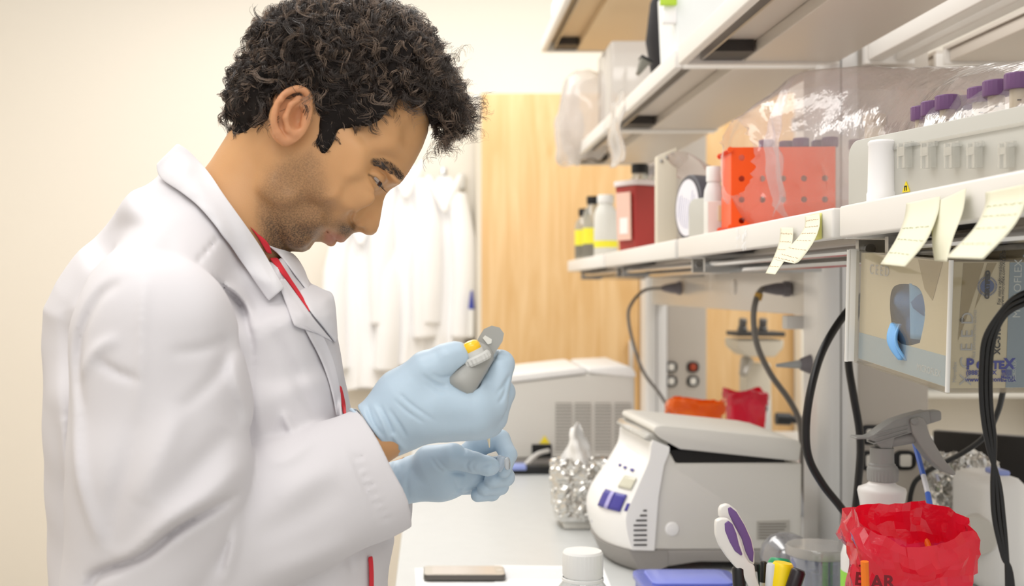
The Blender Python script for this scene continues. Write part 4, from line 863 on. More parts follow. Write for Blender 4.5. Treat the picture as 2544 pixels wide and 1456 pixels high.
f = [(3, 2, 1, 0)]+[(k*4+i, k*4+(i+1) % 4, k*4+4+(i+1) % 4, k*4+4+i) for k in range(2) for i in range(4)]+[(8, 9, 10, 11)]
MB(Mr).add(v, f).build('bin_body', BR, r, 0, [('BEVEL', dict(width=.006, segments=3))])
MB(Mr).prism(rrect(.106, .092, .012, 5), .165, .178, .004, 'Z').build('lid', mat('lid_pinkish', (236, 226, 226), .4), r)
MB(Mr).add([(-.0505, -.030, .03), (-.0505, .022, .03), (-.0535, .024, .148), (-.0535, -.032, .148)], [(0, 1, 2, 3)]).build('pink_label', mat('label_pink', (236, 196, 180), .6), r, 0, [('SOLIDIFY', dict(thickness=.004))])
MB(Mr).box(-.056, -.052, -.022, .010, .045, .085).build('white_sticker', WHITEP, r)
r = thing('file_box', 'narrow beige metal upright box beside the red bin', 'file box', (.49, 2.46, ST))
z1 = wz(366, 2.45)
MB().prism([(wx(1632, 2.45), ST+.001), (wx(1682, 2.45), ST+.001), (wx(1682, 2.45), z1), (wx(1632, 2.45), z1-.018)], 2.45, 2.475, .002).build('body', mat('beige_metal', (222, 214, 196), .45), r)
for k in range(3): MB().lathe([(.0, .003), (.003, .002), (.0035, 0)], P(1643+k*14, 400-k*9, 2.449), 12, (0, -1, 0)).build('rivet', STEEL, r)
r = thing('tape_reel', 'large dark reel with a printed white side standing on the lower shelf', 'reel', (.535, 2.33, ST))
c = (.534, 2.33, ST+.0645); ax = (-.98, -.19, .02)
MB().lathe([(.020, .0), (.062, .0), (.0635, .002), (.0635, .040), (.062, .042), (.020, .042)], c, 48, ax).build('tape', mat('tape_dark', (84, 84, 92), .4), r)
MB().lathe([(.0, .0425), (.054, .0425), (.0545, .0435), (.0, .044)], c, 48, ax).build('white_label', mat('label_white', (232, 230, 238), .6), r)
q0 = Vector((0, 0, 1)).rotation_difference(Vector(ax))
g = MB(Matrix.Translation(c) @ q0.to_matrix().to_4x4())
for k in range(9):
    y = -.040+k*.010; w_ = math.sqrt(max(0, .05**2-y*y)); g.box(-w_*.8, w_*.8*rnd.uniform(.3, 1), y, y+.0012, .0438, .0444)
g.build('label_print', mat('print_blue', (180, 184, 212), .6), r)
bottle('small_bottle', 'small white bottle with a ribbed cap between the dark reel and the orange rack', 'bottle', (wx(1773, 2.06), 2.06, ST), .0165, .118, .0125, .026, mat('bottle_grey_white', (226, 226, 226), .4), WHITEP)
r = thing('small_carton', 'small white carton with a beige sticker in front of the small white bottle', 'carton', (wx(1756, 2.0), 2.0, ST))
MB().box(.4585, .4905, 2.005, 2.035, ST+.001, ST+.055, .001).build('carton', mat('carton_white', (226, 224, 218), .7), r)
MB().box(.476, .4895, 2.0035, 2.005, ST+.022, ST+.048).build('sticker', mat('sticker_beige', (224, 208, 170), .7), r)
r = thing('plastic_sleeve', 'clear plastic sleeve lying over the top of the beige box and reel', 'plastic sleeve', (.5, 2.4, ST+.19))
MB().grid(lambda u_, v_: Vector((.449+.13*u_, 2.50-.25*v_*u_+.0*v_, EYE+.245+.02*math.sin(u_*3)-.035*u_+.045*(v_-.5)*(1-u_)+.01*math.sin(8*u_+5*v_))), 24, 12).build('sleeve', film('sleeve_film', (238, 228, 226), .3, .15, .1), r, 180)
# ---- things on the upper shelf
r = thing('storage_tub', 'translucent white storage tub with a green tag high on the upper shelf', 'tub', (.56, 2.4, UT))
v = [(a, b, z) for z, e in ((UT+.001, 0), (UT+.16, .006)) for a, b in ((.478-e, 2.36-e), (.60+e, 2.36-e), (.60+e, 2.52+e), (.478-e, 2.52+e))]
MB().add(v, [(3, 2, 1, 0), (0, 1, 5, 4), (1, 2, 6, 5), (2, 3, 7, 6), (3, 0, 4, 7), (4, 5, 6, 7)]).build('tub_body', mat('tub_milky', (234, 238, 238), .35), r, 0, [('BEVEL', dict(width=.006, segments=3))])
MB().box(.452, .478, 2.352, 2.37, UT+.075, UT+.11, .003).build('rim_handle', mat('satin_white', (240, 239, 240), .4), r)
MB().box(.444, .476, 2.34, 2.35, wz(12, 2.34), wz(-20, 2.34), .002).build('green_tag', mat('tag_green', (176, 208, 60), .5), r)
r = thing('black_bag', 'limp black fabric bag hanging over the edge of the upper shelf', 'bag', (.51, 2.75, UT))
o = MB().lathe([(0, 0), (.022, .004), (.034, .05), (.040, .12), (.036, .2), (.024, .25), (0, .262)], (0, 0, 0), 28)
o.v = [tuple(Vector((p[0]*.62-.022*math.cos((p[2]-.13)/.13*1.3)+.525+.012, p[1]*1.1+2.76, p[2]+UT+.002))+crumple(p, .01, 18, 2)) for p in o.v]; o.build('bag_body', mat('black_fabric', (42, 40, 42), .8), r, 180)
r = thing('binder_clip', 'black and silver binder clip at the edge of the upper shelf below the black bag', 'clip', P(1595, 165, 2.8))
T5 = Matrix.Translation(P(1598, 163, 2.62)) @ Matrix.Rotation(math.radians(28), 4, 'Y')
MB(T5).prism([(-.012, .016), (.012, .016), (.004, -.018), (-.004, -.018)], 0, .03, .001).build('clip_body', mat('clip_grey', (120, 118, 110), .35, .5), r); MB(T5).box(-.014, .016, -.002, .032, .014, .020, .001).build('clip_spine', BLACKP, r)
# hung clear bags and bin at the far end
def blob(name, label, cx_, cy_, z0, z1, w_, d_, m, seed, taper=.0, amp=.012, root=None):
    def fn(uu, vv):
        a = 2*math.pi*uu; e = math.sin(math.pi*min(1, max(0, .04+.92*vv)))**.35; p = Vector((cx_+w_/2*math.cos(a)*e*(1-taper*vv), cy_+d_/2*math.sin(a)*e, z0+(z1-z0)*vv))
        return p+crumple(p, amp, 16, seed)+crumple(p, amp*.4, 45, seed)
    return MB().grid(fn, 40, 24).build(name, m, root, 40)
HB = film('haze_film', (246, 243, 241), .5, .06, .2)
r = thing('clear_bin', 'clear plastic bin of wrapped supplies on the far end of the upper shelf', 'bin', (.52, 3.3, UT))
MB().box(.475, .62, 3.2, 3.45, UT+.001, wz(100, 3.2), .008).build('bin', film('bin_film', (238, 236, 234), .6, .06), r)
o = blob('hanging_plastic_bag', '', .475, 3.72, EYE+.40, EYE+.66, .17, .26, HB, 4); tag(o, 'puffy clear plastic bag bulging over the far end of the upper shelf', 'plastic bag')
o = blob('hanging_plastic_bag', '', .425, 3.72, EYE+.38, EYE+.62, .10, .16, HB, 8, .3); tag(o, 'crumpled clear plastic bag sticking out leftmost from the upper shelf', 'plastic bag')
o = MB().grid(lambda u_, v_: Vector((.444+.006*math.sin(9*v_), 2.80+.22*u_, EYE+.462-.165*v_+.004*math.sin(7*u_)))+crumple((u_, v_, 0), .006, 3, 5), 14, 24).build('plastic_strip', HB, None, 180, [('SOLIDIFY', dict(thickness=.001))]); tag(o, 'long strip of clear plastic hanging down over the upper shelf lip', 'plastic strip')
r = thing('white_wrapped_box', 'white wrapped pack on the topmost far shelf edge', 'pack', (.4, 3.6, EYE+.82))
MB().box(.392, .50, 3.3, 3.95, EYE+.8215, EYE+.93, .01).build('pack', mat('wrap_white', (244, 243, 242), .6), r)
# ================================================================ implicit-surface tools (all in "plane pixels": 1 unit = YP/3000 m at depth YP)
YP = 1.22; S_ = YP/F
def Q(px, py, c=0.0): k = 1+c/F; return (PX+(px-PX)*k, PY+(py-PY)*k, c)
def toworld(v):
    o = np.empty_like(v); o[:, 0] = (v[:, 0]-PX)*S_; o[:, 1] = YP+v[:, 2]*S_; o[:, 2] = EYE-(v[:, 1]-PY)*S_; return o
class G:
    def __init__(s, a, b, c, h):
        s.h = h; s.o = (a[0], b[0], c[0])
        s.A = np.arange(a[0], a[1], h, dtype=np.float32)[:, None, None]; s.B = np.arange(b[0], b[1], h, dtype=np.float32)[None, :, None]; s.C = np.arange(c[0], c[1], h, dtype=np.float32)[None, None, :]
    def cap(s, p, q, r1, r2=None, sc=1.0):
        r2 = r1 if r2 is None else r2; p = list(p); q = list(q); d = [q[i]-p[i] for i in range(3)]; d[2] /= sc
        L2 = sum(x*x for x in d); a, b, c = s.A-p[0], s.B-p[1], (s.C-p[2])/sc
        t = np.clip((a*d[0]+b*d[1]+c*d[2])/L2, 0, 1)
        return np.sqrt((a-t*d[0])**2+(b-t*d[1])**2+(c-t*d[2])**2)-(r1+(r2-r1)*t)
    def ell(s, p, r, ang=0):
        a, b, c = s.A-p[0], s.B-p[1], s.C-p[2]; ca, sa = math.cos(ang), math.sin(ang)
        u, v = a*ca+b*sa, -a*sa+b*ca
        return (np.sqrt((u/r[0])**2+(v/r[1])**2+(c/r[2])**2)-1)*min(r)
    def poly2(s, pts): return poly_sd(s.A[:, :, 0], s.B[:, :, 0], pts)
    def inflate(s, d2, W, R, k=1.0):
        """d2: inside distance (2D, negative inside); elliptic cross-section of half width W reached at depth R inside"""
        t = np.minimum(-d2/R, 1.0); 
        return ((np.sqrt((s.C/W[:, :, None])**2+((1-t)**2)[:, :, None])-1)*np.minimum(W, R)[:, :, None]*k).astype(np.float32)
def poly_sd(A, B, pts):
    A, B = np.broadcast_arrays(A, B); d = np.full(A.shape, 1e9, np.float32); ins = np.zeros(A.shape, bool); n = len(pts)
    for i in range(n):
        (x0, y0), (x1, y1) = pts[i][:2], pts[(i+1) % n][:2]; ex, ey = x1-x0, y1-y0
        t = np.clip(((A-x0)*ex+(B-y0)*ey)/(ex*ex+ey*ey+1e-9), 0, 1); d = np.minimum(d, (A-x0-t*ex)**2+(B-y0-t*ey)**2)
        if y0 != y1: ins ^= ((y0 > B) != (y1 > B)) & (A < (x1-x0)*(B-y0)/(y1-y0)+x0)
    return np.where(ins, -1, 1)*np.sqrt(d)
def line_d(A, B, pts):
    """signed distance to an open polyline and position along it"""
    A, B = np.broadcast_arrays(A, B); best = np.full(A.shape, 1e9, np.float32); sg = np.ones(A.shape, np.float32); tt = np.zeros(A.shape, np.float32); n = len(pts)-1
    for i in range(n):
        (x0, y0), (x1, y1) = pts[i], pts[i+1]; ex, ey = x1-x0, y1-y0
        t = np.clip(((A-x0)*ex+(B-y0)*ey)/(ex*ex+ey*ey+1e-9), 0, 1); d = np.hypot(A-x0-t*ex, B-y0-t*ey); m = d < best
        cr = ex*(B-y0)-ey*(A-x0); best = np.where(m, d, best); sg = np.where(m, np.where(cr > 0, 1, -1), sg); tt = np.where(m, (i+t)/n, tt)
    return best, sg, tt
def curve2(pts, k=5): return [(p.x, p.y) for p in catmull([Vector((a, b, 0)) for a, b in pts], k)]
def shep(A, B, pts, pw=3):
    num = 0; den = 0
    for x, y, v in pts: w_ = 1/(((A-x)**2+(B-y)**2)/1e4+.05)**pw; num = num+w_*v; den = den+w_
    return (num/den).astype(np.float32)
def smin(a, b, k): h = np.clip(.5+.5*(b-a)/k, 0, 1); return b*(1-h)+a*h-k*h*(1-h)
def smax(a, b, k): return -smin(-a, -b, k)
def surfnet(f, g):
    n = f.shape; ins = f < 0; N = tuple(x-1 for x in n); cnt = np.zeros(N, np.int8)
    for i in (0, 1):
        for j in (0, 1):
            for k in (0, 1): cnt += ins[i:n[0]-1+i, j:n[1]-1+j, k:n[2]-1+k]
    act = np.argwhere((cnt > 0) & (cnt < 8)); idx = np.full(N, -1, np.int32); idx[act[:, 0], act[:, 1], act[:, 2]] = np.arange(len(act))
    sm = np.zeros((len(act), 3), np.float32); ct = np.zeros(len(act), np.float32); I, J, K = act.T
    cs = [(i, j, k) for i in (0, 1) for j in (0, 1) for k in (0, 1)]
    for p in range(8):
        for q in range(p+1, 8):
            if sum(abs(cs[p][m]-cs[q][m]) for m in range(3)) != 1: continue
            fa = f[I+cs[p][0], J+cs[p][1], K+cs[p][2]]; fb = f[I+cs[q][0], J+cs[q][1], K+cs[q][2]]; m = (fa < 0) != (fb < 0)
            t = np.where(m, fa/(fa-fb+1e-12*(~m)), 0)
            for d in range(3): sm[:, d] += np.where(m, cs[p][d]+t*(cs[q][d]-cs[p][d]), 0)
            ct += m
    v = (act+sm/ct[:, None])*g.h+np.array(g.o)
    F_ = []
    for ax in range(3):
        sl0 = [slice(None)]*3; sl1 = [slice(None)]*3; sl0[ax] = slice(0, n[ax]-1); sl1[ax] = slice(1, n[ax])
        a, b = ins[tuple(sl0)], ins[tuple(sl1)]; e = np.argwhere(a != b); o1, o2 = (ax+1) % 3, (ax+2) % 3
        e = e[(e[:, o1] > 0) & (e[:, o2] > 0) & (e[:, o1] < n[o1]-1) & (e[:, o2] < n[o2]-1)]
        fl = a[e[:, 0], e[:, 1], e[:, 2]]; q = []
        for (d1, d2) in ((-1, -1), (0, -1), (0, 0), (-1, 0)): c = e.copy(); c[:, o1] += d1; c[:, o2] += d2; q.append(idx[c[:, 0], c[:, 1], c[:, 2]])
        q = np.stack(q, 1); q[~fl] = q[~fl][:, ::-1]; F_.append(q)
    Fq = np.concatenate(F_)
    # plane-pixel axes (right, down, away) map to (X, -Z, Y): that flips handedness twice -> keep
    return v.astype(np.float32), Fq
def npmesh(name, v, f, keep_largest=False):
    me = bpy.data.meshes.new(name); me.vertices.add(len(v)); me.vertices.foreach_set('co', toworld(v).ravel())
    me.loops.add(f.size); me.loops.foreach_set('vertex_index', f.astype(np.int32).ravel()); me.polygons.add(len(f))
    me.polygons.foreach_set('loop_start', np.arange(0, f.size, f.shape[1], dtype=np.int32)); me.update(calc_edges=True); me.validate()
    return me
def relax(v, f, it=2, lam=.5):
    n = len(v)
    a = np.concatenate([f[:, i] for i in range(4)]+[f[:, (i+1) % 4] for i in range(4)]); b = np.concatenate([f[:, (i+1) % 4] for i in range(4)]+[f[:, i] for i in range(4)])
    cnt = np.bincount(a, minlength=n)
    for _ in range(it):
        m = np.stack([np.bincount(a, weights=v[b, d], minlength=n) for d in range(3)], 1)/np.maximum(cnt, 1)[:, None]; v = v+(m-v)*lam
    return v.astype(np.float32)
def fattr(me, name, arr): at = me.attributes.new(name, 'FLOAT', 'POINT'); at.data.foreach_set('value', np.ascontiguousarray(arr, np.float32))
def screen(v): k = 1+v[:, 2]/F; return PX+(v[:, 0]-PX)/k, PY+(v[:, 1]-PY)/k   # where a modelled point sits, for drawing regions of beard and lips
def strokes(g, cmid, lst):
    """relief for cloth and glove folds: (points, kind, amp, width); returned as a 2-D offset field for the near side"""
    k = 1+cmid/F; A = PX+(g.A[:, :, 0]-PX)/k; B = PY+(g.B[:, :, 0]-PY)/k; out = np.zeros(np.broadcast(A, B).shape, np.float32)
    for pts, kind, amp, wd in lst:
        d, sg, t = line_d(A, B, curve2(pts)); e = np.clip(np.minimum(t, 1-t)*5+.12, 0, 1)
        e = np.clip(np.sin(np.pi*np.clip(t, .02, .98)), 0, 1)**.8
        if kind == 'v': out += amp*np.exp(-(d/wd)**2)*e
        elif kind == 'r': out -= amp*np.exp(-(d/wd)**2)*e
        elif kind == 's': out += np.where(sg > 0, -amp*np.exp(-d/wd), amp*np.exp(-d/(wd*.45)))*e*np.clip(d/3, 0, 1)
    return out
person = thing('person', 'man in a white lab coat and blue gloves looking down at the pipette he holds', 'person', (-.22, YP, 0))

# ================================================================ head and body
g = G((470, 1010+90), (55, 690), (-235, 236), 3.0)
A2, B2 = g.A[:, :, 0], g.B[:, :, 0]
base = [(968, 468), (986, 458), (1001, 447), (1014, 430), (1032, 400), (1050, 365), (1063, 330), (1068, 295), (1062, 250), (1040, 200), (1000, 150), (940, 108), (860, 82), (780, 80), (700, 102), (645, 150), (612, 210), (598, 260), (600, 310), (606, 360), (618, 410), (632, 455), (642, 500), (648, 545), (655, 580), (668, 603), (692, 617), (727, 625), (752, 627), (768, 620), (776, 609), (782, 601), (797, 601), (812, 607), (823, 608), (831, 601), (837, 593), (845, 599), (855, 600), (864, 592), (874, 582), (886, 570), (902, 548), (918, 520), (938, 494)]
d2 = g.poly2(base)
W = shep(A2, B2, [(820, 180, 172), (700, 220, 172), (1000, 260, 132), (1040, 360, 112), (960, 350, 142), (880, 420, 158), (960, 440, 112), (820, 470, 156), (720, 470, 150), (660, 430, 146), (660, 560, 118), (720, 590, 98), (760, 610, 66), (790, 560, 118), (840, 560, 96), (850, 590, 58), (815, 598, 56), (900, 500, 112), (600, 300, 130)])
R = shep(A2, B2, [(820, 180, 170), (1030, 300, 150), (980, 430, 105), (930, 490, 88), (860, 560, 66), (820, 590, 52), (760, 610, 55), (700, 605, 58), (650, 550, 62), (635, 460, 80), (600, 300, 120), (800, 450, 150)])
f = g.inflate(d2, W, R)
# brow, cheek, jaw volumes
for sx in (-1, 1):
    f = smin(f, g.ell(Q(965, 428, sx*72), (38, 12, 30), math.radians(48)), 26)
    f = smin(f, g.ell(Q(880, 466, sx*112), (56, 36, 19), math.radians(38)), 48)
    f = smin(f, g.cap(Q(668, 470, sx*112), Q(745, 585, sx*62), 30, 28), 30)
# neck
neck = g.cap((668, 395, 0), (585, 560, 0), 118, 136); neck = smin(neck, g.cap((585, 560, 0), (548, 700, 0), 136, 138), 40)
tend = g.cap(Q(690, 385, -118), Q(640, 620, -80), 24, 22); neck = smin(neck, tend, 30)
f = smin(f, neck, 11)
# eye sockets
for sx in (-1, 1):
    f = smax(f, -g.ell(Q(950, 458, sx*108), (36, 15, 34), math.radians(50)), 18)
    f = smin(f, g.ell(Q(923, 440, sx*76), (32, 32, 33)), 12)
# nose
nose = [(986, 452), (968, 468), (958, 481), (953, 499), (949, 520), (945, 544), (941, 563), (935, 577), (924, 585), (911, 584), (897, 577), (884, 575), (872, 566), (880, 530), (905, 490), (940, 445)]
dn = g.poly2(nose); Wn = shep(A2, B2, [(960, 480, 24), (940, 520, 27), (930, 565, 36), (895, 560, 40)]); Rn = shep(A2, B2, [(960, 480, 26), (940, 530, 34), (920, 570, 32)])
f = smin(f, g.inflate(dn, Wn, Rn), 14)
for sx in (-1, 1):
    f = smin(f, g.ell(Q(890, 553, sx*36), (20, 15, 14), math.radians(62)), 6)
    f = smax(f, -g.ell(Q(899, 571, sx*32), (12, 6, 20), math.radians(35)), 3)
# lips
for sx in (-1, 1):
    f = smin(f, g.cap((846, 592, 0), Q(818, 575, sx*52), 9, 4), 7)
    f = smin(f, g.cap((823, 601, 0), Q(813, 579, sx*50), 10, 4), 7)
    f = smax(f, -g.cap((838, 594, sx*3), Q(812, 575, sx*58), 2.6, 2.2), 4)
f_head = f.copy()
# ears
for sx in (-1, 1):
    def E(x, y, c): return Q(x, y, sx*c)
    pl = g.ell(E(722, 287, 176), (50, 72, 11), math.radians(18)); pl = smin(pl, g.ell(E(735, 290, 160), (30, 48, 26), math.radians(15)), 12)
    hx = [(766, 270, 172), (768, 240, 180), (746, 221, 190), (714, 229, 199), (690, 258, 204), (680, 296, 202), (688, 328, 192), (706, 350, 180), (722, 346, 172)]
    hx = [tuple(p_) for p_ in catmull([Vector(p_) for p_ in hx], 3)]
    for i in range(len(hx)-1): pl = smin(pl, g.cap(E(*hx[i]), E(*hx[i+1]), 8, 8 if i < 17 else 11), 4)
    ah = [(742, 244, 190), (722, 262, 194), (709, 292, 194), (716, 322, 186), (732, 334, 180)]
    for i in range(len(ah)-1): pl = smin(pl, g.cap(E(*ah[i]), E(*ah[i+1]), 8, 8), 5)
    pl = smax(pl, -g.ell(E(739, 291, 198), (19, 30, 34), math.radians(12)), 4)
    pl = smax(pl, -g.cap(E(700, 262, 208), E(694, 306, 206), 7, 6), 4); pl = smax(pl, -g.cap(E(752, 240, 196), E(712, 244, 206), 7, 6), 4)
    pl = smin(pl, g.cap(E(760, 285, 172), E(754, 308, 174), 9, 8), 5)
    f = smin(f, pl, 8)
# lid opening on each side, lid crease
for sx in (-1, 1): f = smax(f, -g.ell(Q(939, 453, sx*98), (17, 4.2, 24), math.radians(54)), 3)
off = strokes(g, -100, [([(914, 428), (930, 422), (950, 428), (968, 442)], 'v', 3.2, 5), ([(880, 522), (868, 538), (872, 554), (884, 568)], 'v', 8, 5), ([(866, 540), (846, 554), (828, 568)], 'v', 4, 10), ([(890, 566), (902, 574), (912, 580)], 'v', 7, 3.5), ([(905, 470), (925, 482), (938, 486)], 'v', 1.8, 7), ([(648, 500), (648, 550), (656, 590)], 'v', 3, 7)])
f = f+off[:, :, None]*(g.C < -20)
v, fc = surfnet(f, g); v = relax(v, fc, 2, .4)
sxp, syp = screen(v)
beard = poly_sd(sxp, syp, [(775, 372), (800, 400), (812, 470), (835, 540), (872, 556), (886, 572), (868, 590), (846, 590), (826, 575), (812, 572), (806, 590), (800, 606), (776, 606), (772, 640), (650, 640), (640, 560), (640, 480), (662, 430), (720, 390)])
bd = 1/(1+np.exp(beard/9.0)); st2 = 1/(1+np.exp(poly_sd(sxp, syp, [(790, 560), (790, 640), (650, 640), (650, 540), (700, 545)])/16)); ms = 1/(1+np.exp(poly_sd(sxp, syp, [(846, 556), (882, 560), (884, 574), (858, 590), (842, 582)])/4))
bd = np.clip(bd*.6+.5*st2*bd+.55*ms, 0, 1)
# jawline crossing keeps the neck clean of stubble where it is far behind
lip = 1/(1+np.exp(poly_sd(sxp, syp, [(810, 572), (836, 580), (856, 590), (856, 604), (838, 600), (822, 612), (806, 606), (806, 588)])/3)); lip[np.abs(v[:, 2]) > 75] = 0
ear = 1/(1+np.exp(poly_sd(sxp, syp, [(672, 210), (776, 210), (776, 300), (740, 365), (672, 365)])/5))*(np.abs(v[:, 2]) > 165)
nv1 = len(v)
# the rest of the body, coarser, hidden in the clothes except at the wrist
g2 = G((150, 1010), (560, 3560), (-560, 520), 14.0)
b = g2.cap((530, 720, 0), (440, 900, 0), 130, 190); b = smin(b, g2.cap((440, 900, 0), (450, 1850, 0), 200, 200, 1.35), 60)
b = smin(b, g2.cap((450, 850, -60), (460, 900, -330), 90, 90), 40); b = smin(b, g2.cap((440, 850, 60), (370, 900, 340), 90, 90), 40)
EL = Q(345, 1430, -400); WR = Q(990, 1068, -200)
b = smin(b, g2.cap((460, 900, -330), EL, 90, 85), 30); b = smin(b, g2.cap(EL, Q(700, 1235, -270), 90, 72), 30); b = smin(b, g2.cap(Q(700, 1235, -270), WR, 72, 50), 20)
b = smin(b, g2.cap((370, 900, 340), (600, 1420, 330), 90, 80), 30); b = smin(b, g2.cap((600, 1420, 330), (1030, 1190, 92), 88, 50), 30)
for c in (-190, 190): b = smin(b, g2.cap((450, 1850, c), (440, 2700, c*.9), 190, 120), 60); b = smin(b, g2.cap((440, 2700, c*.9), (400, 3480, c*.9), 120, 75), 30)
v2, f2 = surfnet(b, g2)
vv = np.concatenate([v, v2]); ff = np.concatenate([fc, f2+nv1])
me = npmesh('body', vv, ff)
z0 = np.zeros(len(v2))
bwp = np.zeros(nv1, np.float32); d_, s__, t_ = line_d(sxp, syp, curve2([(928, 402), (955, 408), (980, 424), (1002, 447)])); bwp = np.exp(-(d_/(5+7*np.sin(np.pi*np.clip(t_*.8+.15, 0, 1))))**4)*(v[:, 2] < 0)
lsh = np.exp(-(line_d(sxp, syp, curve2([(916, 434), (930, 442), (944, 455), (953, 470)]))[0]/2.4)**2)*(np.abs(v[:, 2]) > 40)
fattr(me, 'brow', np.concatenate([np.maximum(bwp*.75, lsh*.8), z0])); fattr(me, 'beard', np.concatenate([bd, z0])); fattr(me, 'lip', np.concatenate([lip, z0])); fattr(me, 'ear', np.concatenate([ear, z0]))
SKIN = mat('skin', (202, 147, 102), .42, sss=.18, spec=.35); nt = SKIN.node_tree; bs = nt.nodes['Principled BSDF']; L = nt.links.new
def nd(t, **k):
    n_ = nt.nodes.new(t)
    for a_, b_ in k.items(): setattr(n_, a_, b_)
    return n_
def attr(nm): n_ = nd('ShaderNodeAttribute'); n_.attribute_name = nm; return n_.outputs['Fac']
def mix(fac, c1, c2):
    m = nd('ShaderNodeMix', data_type='RGBA')
    for s_, x in ((0, fac), (6, c1), (7, c2)):
        if isinstance(x, (tuple, float, int)): m.inputs[s_].default_value = x
        else: L(x, m.inputs[s_])
    return m.outputs[2]
tc = nd('ShaderNodeTexCoord'); n1 = nd('ShaderNodeTexNoise'); n1.inputs['Scale'].default_value = 700; n1.inputs['Detail'].default_value = 2; L(tc.outputs['Object'], n1.inputs['Vector'])
n2 = nd('ShaderNodeTexNoise'); n2.inputs['Scale'].default_value = 22; L(tc.outputs['Object'], n2.inputs['Vector'])
c0 = mix(n2.outputs['Fac'], lin((206, 158, 110)), lin((194, 145, 100))); c0 = mix(attr('ear'), c0, lin((204, 146, 106)))
mr = nd('ShaderNodeMapRange'); mr.inputs[1].default_value = .38; mr.inputs[2].default_value = .62; mr.inputs[3].default_value = .62; mr.inputs[4].default_value = .98; L(n1.outputs['Fac'], mr.inputs[0])
mu = nd('ShaderNodeMath', operation='MULTIPLY', use_clamp=True); L(attr('beard'), mu.inputs[0]); L(mr.outputs[0], mu.inputs[1])
c1 = mix(mu.outputs[0], c0, lin((78, 62, 48))); c1 = mix(attr('brow'), c1, lin((48, 36, 30))); c1 = mix(attr('lip'), c1, lin((172, 116, 94))); L(c1, bs.inputs['Base Color'])
bp = nd('ShaderNodeBump'); bp.inputs['Strength'].default_value = .12; bp.inputs['Distance'].default_value = .0006; L(n1.outputs['Fac'], bp.inputs['Height']); L(bp.outputs[0], bs.inputs['Normal'])
body = link('body', me, SKIN, person, 180)
# eyes
for sx in (-1, 1):
    ec = Q(925, 441, sx*76); w0 = Vector([float(x) for x in toworld(np.array([ec], np.float32))[0]]); fw = Vector((.74, -.38 if sx < 0 else .0, -.60)).normalized()
    r_ = 29.5*S_; e = MB(); e.lathe([(r_*math.sin(a), -r_*math.cos(a)) for a in [math.pi*i/24 for i in range(25)]], w0, 32, fw, cap=False); o = e.build('eyeball', mat('eye_white', (168, 152, 142), .15), body, 180)
    MB().lathe([(r_*math.sin(a)*1.01, r_*math.cos(a)*1.01) for a in [.42, .36, .28, .18]], w0, 24, fw, cap=False).build('iris', mat('iris_brown', (64, 40, 26), .1), o, 180)
    MB().lathe([(r_*math.sin(a)*1.015, r_*math.cos(a)*1.015) for a in [.18, .1, .001]], w0, 24, fw, cap=False).build('pupil', BLACKP, o, 180)
# ================================================================ hair
rs = np.random.RandomState(4)
O_ = [(556, 306), (542, 282), (546, 240), (562, 205), (562, 180), (590, 158), (612, 120), (618, 76), (650, 42), (690, 14), (740, -4), (810, -14), (880, -20), (950, -10), (1005, 6), (1045, 36), (1078, 82), (1108, 128), (1136, 176), (1156, 222), (1162, 262), (1150, 300), (1132, 332), (1106, 342), (1084, 330), (1060, 420), (900, 500), (700, 480), (600, 335)]
H_ = [(500, 300), (500, -60), (1220, -60), (1220, 300), (1150, 360), (1090, 350), (1074, 318), (1062, 286), (1048, 262), (1022, 246), (994, 246), (972, 268), (948, 298), (915, 318), (880, 318), (850, 332), (830, 352), (812, 388), (790, 384), (774, 350), (784, 318), (784, 286), (764, 262), (752, 240), (738, 228), (716, 226), (692, 240), (676, 272), (664, 300), (640, 314), (606, 334), (575, 326), (540, 312)]
hg = G((505, 1190), (-50, 420), (-240, 241), 4.0); a2, b2 = hg.A[:, :, 0], hg.B[:, :, 0]
Hq = [Q(x, y, -172)[:2] if i > 4 else (x, y) for i, (x, y) in enumerate(H_)]
Wh = shep(a2, b2, [(820, 150, 200), (700, 180, 195), (900, 260, 186), (1100, 240, 118), (1120, 310, 95), (980, 200, 165), (800, 340, 182), (600, 230, 150), (570, 270, 120), (650, 250, 196), (640, 200, 196), (690, 230, 204), (620, 290, 176)])
Rh = shep(a2, b2, [(820, 100, 150), (1120, 250, 60), (600, 250, 80), (700, 100, 120)])
core = hg.inflate(hg.poly2(O_)+13, Wh-14, Rh); 
def regrid(src, gs, gd):
    out_ = src
    for ax_, nm in ((0, 'A'), (1, 'B'), (2, 'C')):
        xs = (getattr(gd, nm).ravel()-gs.o[ax_])/gs.h; xs = np.clip(xs, 0, out_.shape[ax_]-1.001); i0 = xs.astype(int); t_ = (xs-i0).astype(np.float32); sh_ = [1, 1, 1]; sh_[ax_] = -1; t_ = t_.reshape(sh_)
        out_ = np.take(out_, i0, ax_)*(1-t_)+np.take(out_, i0+1, ax_)*t_
    return out_
core = smin(core, regrid(f_head, g, hg)-8, 10)
hr = smax(core, hg.poly2(Hq)[:, :, None]+3, 12)
A3 = np.broadcast_to(hg.A, hr.shape)
lump = np.sin(hg.A/17+hg.B/31)*np.sin(hg.B/15-hg.C/21)*np.sin(hg.C/17+hg.A/37); lump2 = np.sin(hg.A/8+hg.B/14+1)*np.sin(hg.B/9-hg.C/8)
hr = hr+lump*5+lump2*1.2+4
hv, hf = surfnet(hr, hg)
hme = npmesh('hair', hv, hf)
HAIR = mat('hair_dark', (26, 21, 19), .7, spec=.15)
hair = link('hair', hme, HAIR, person, 180)
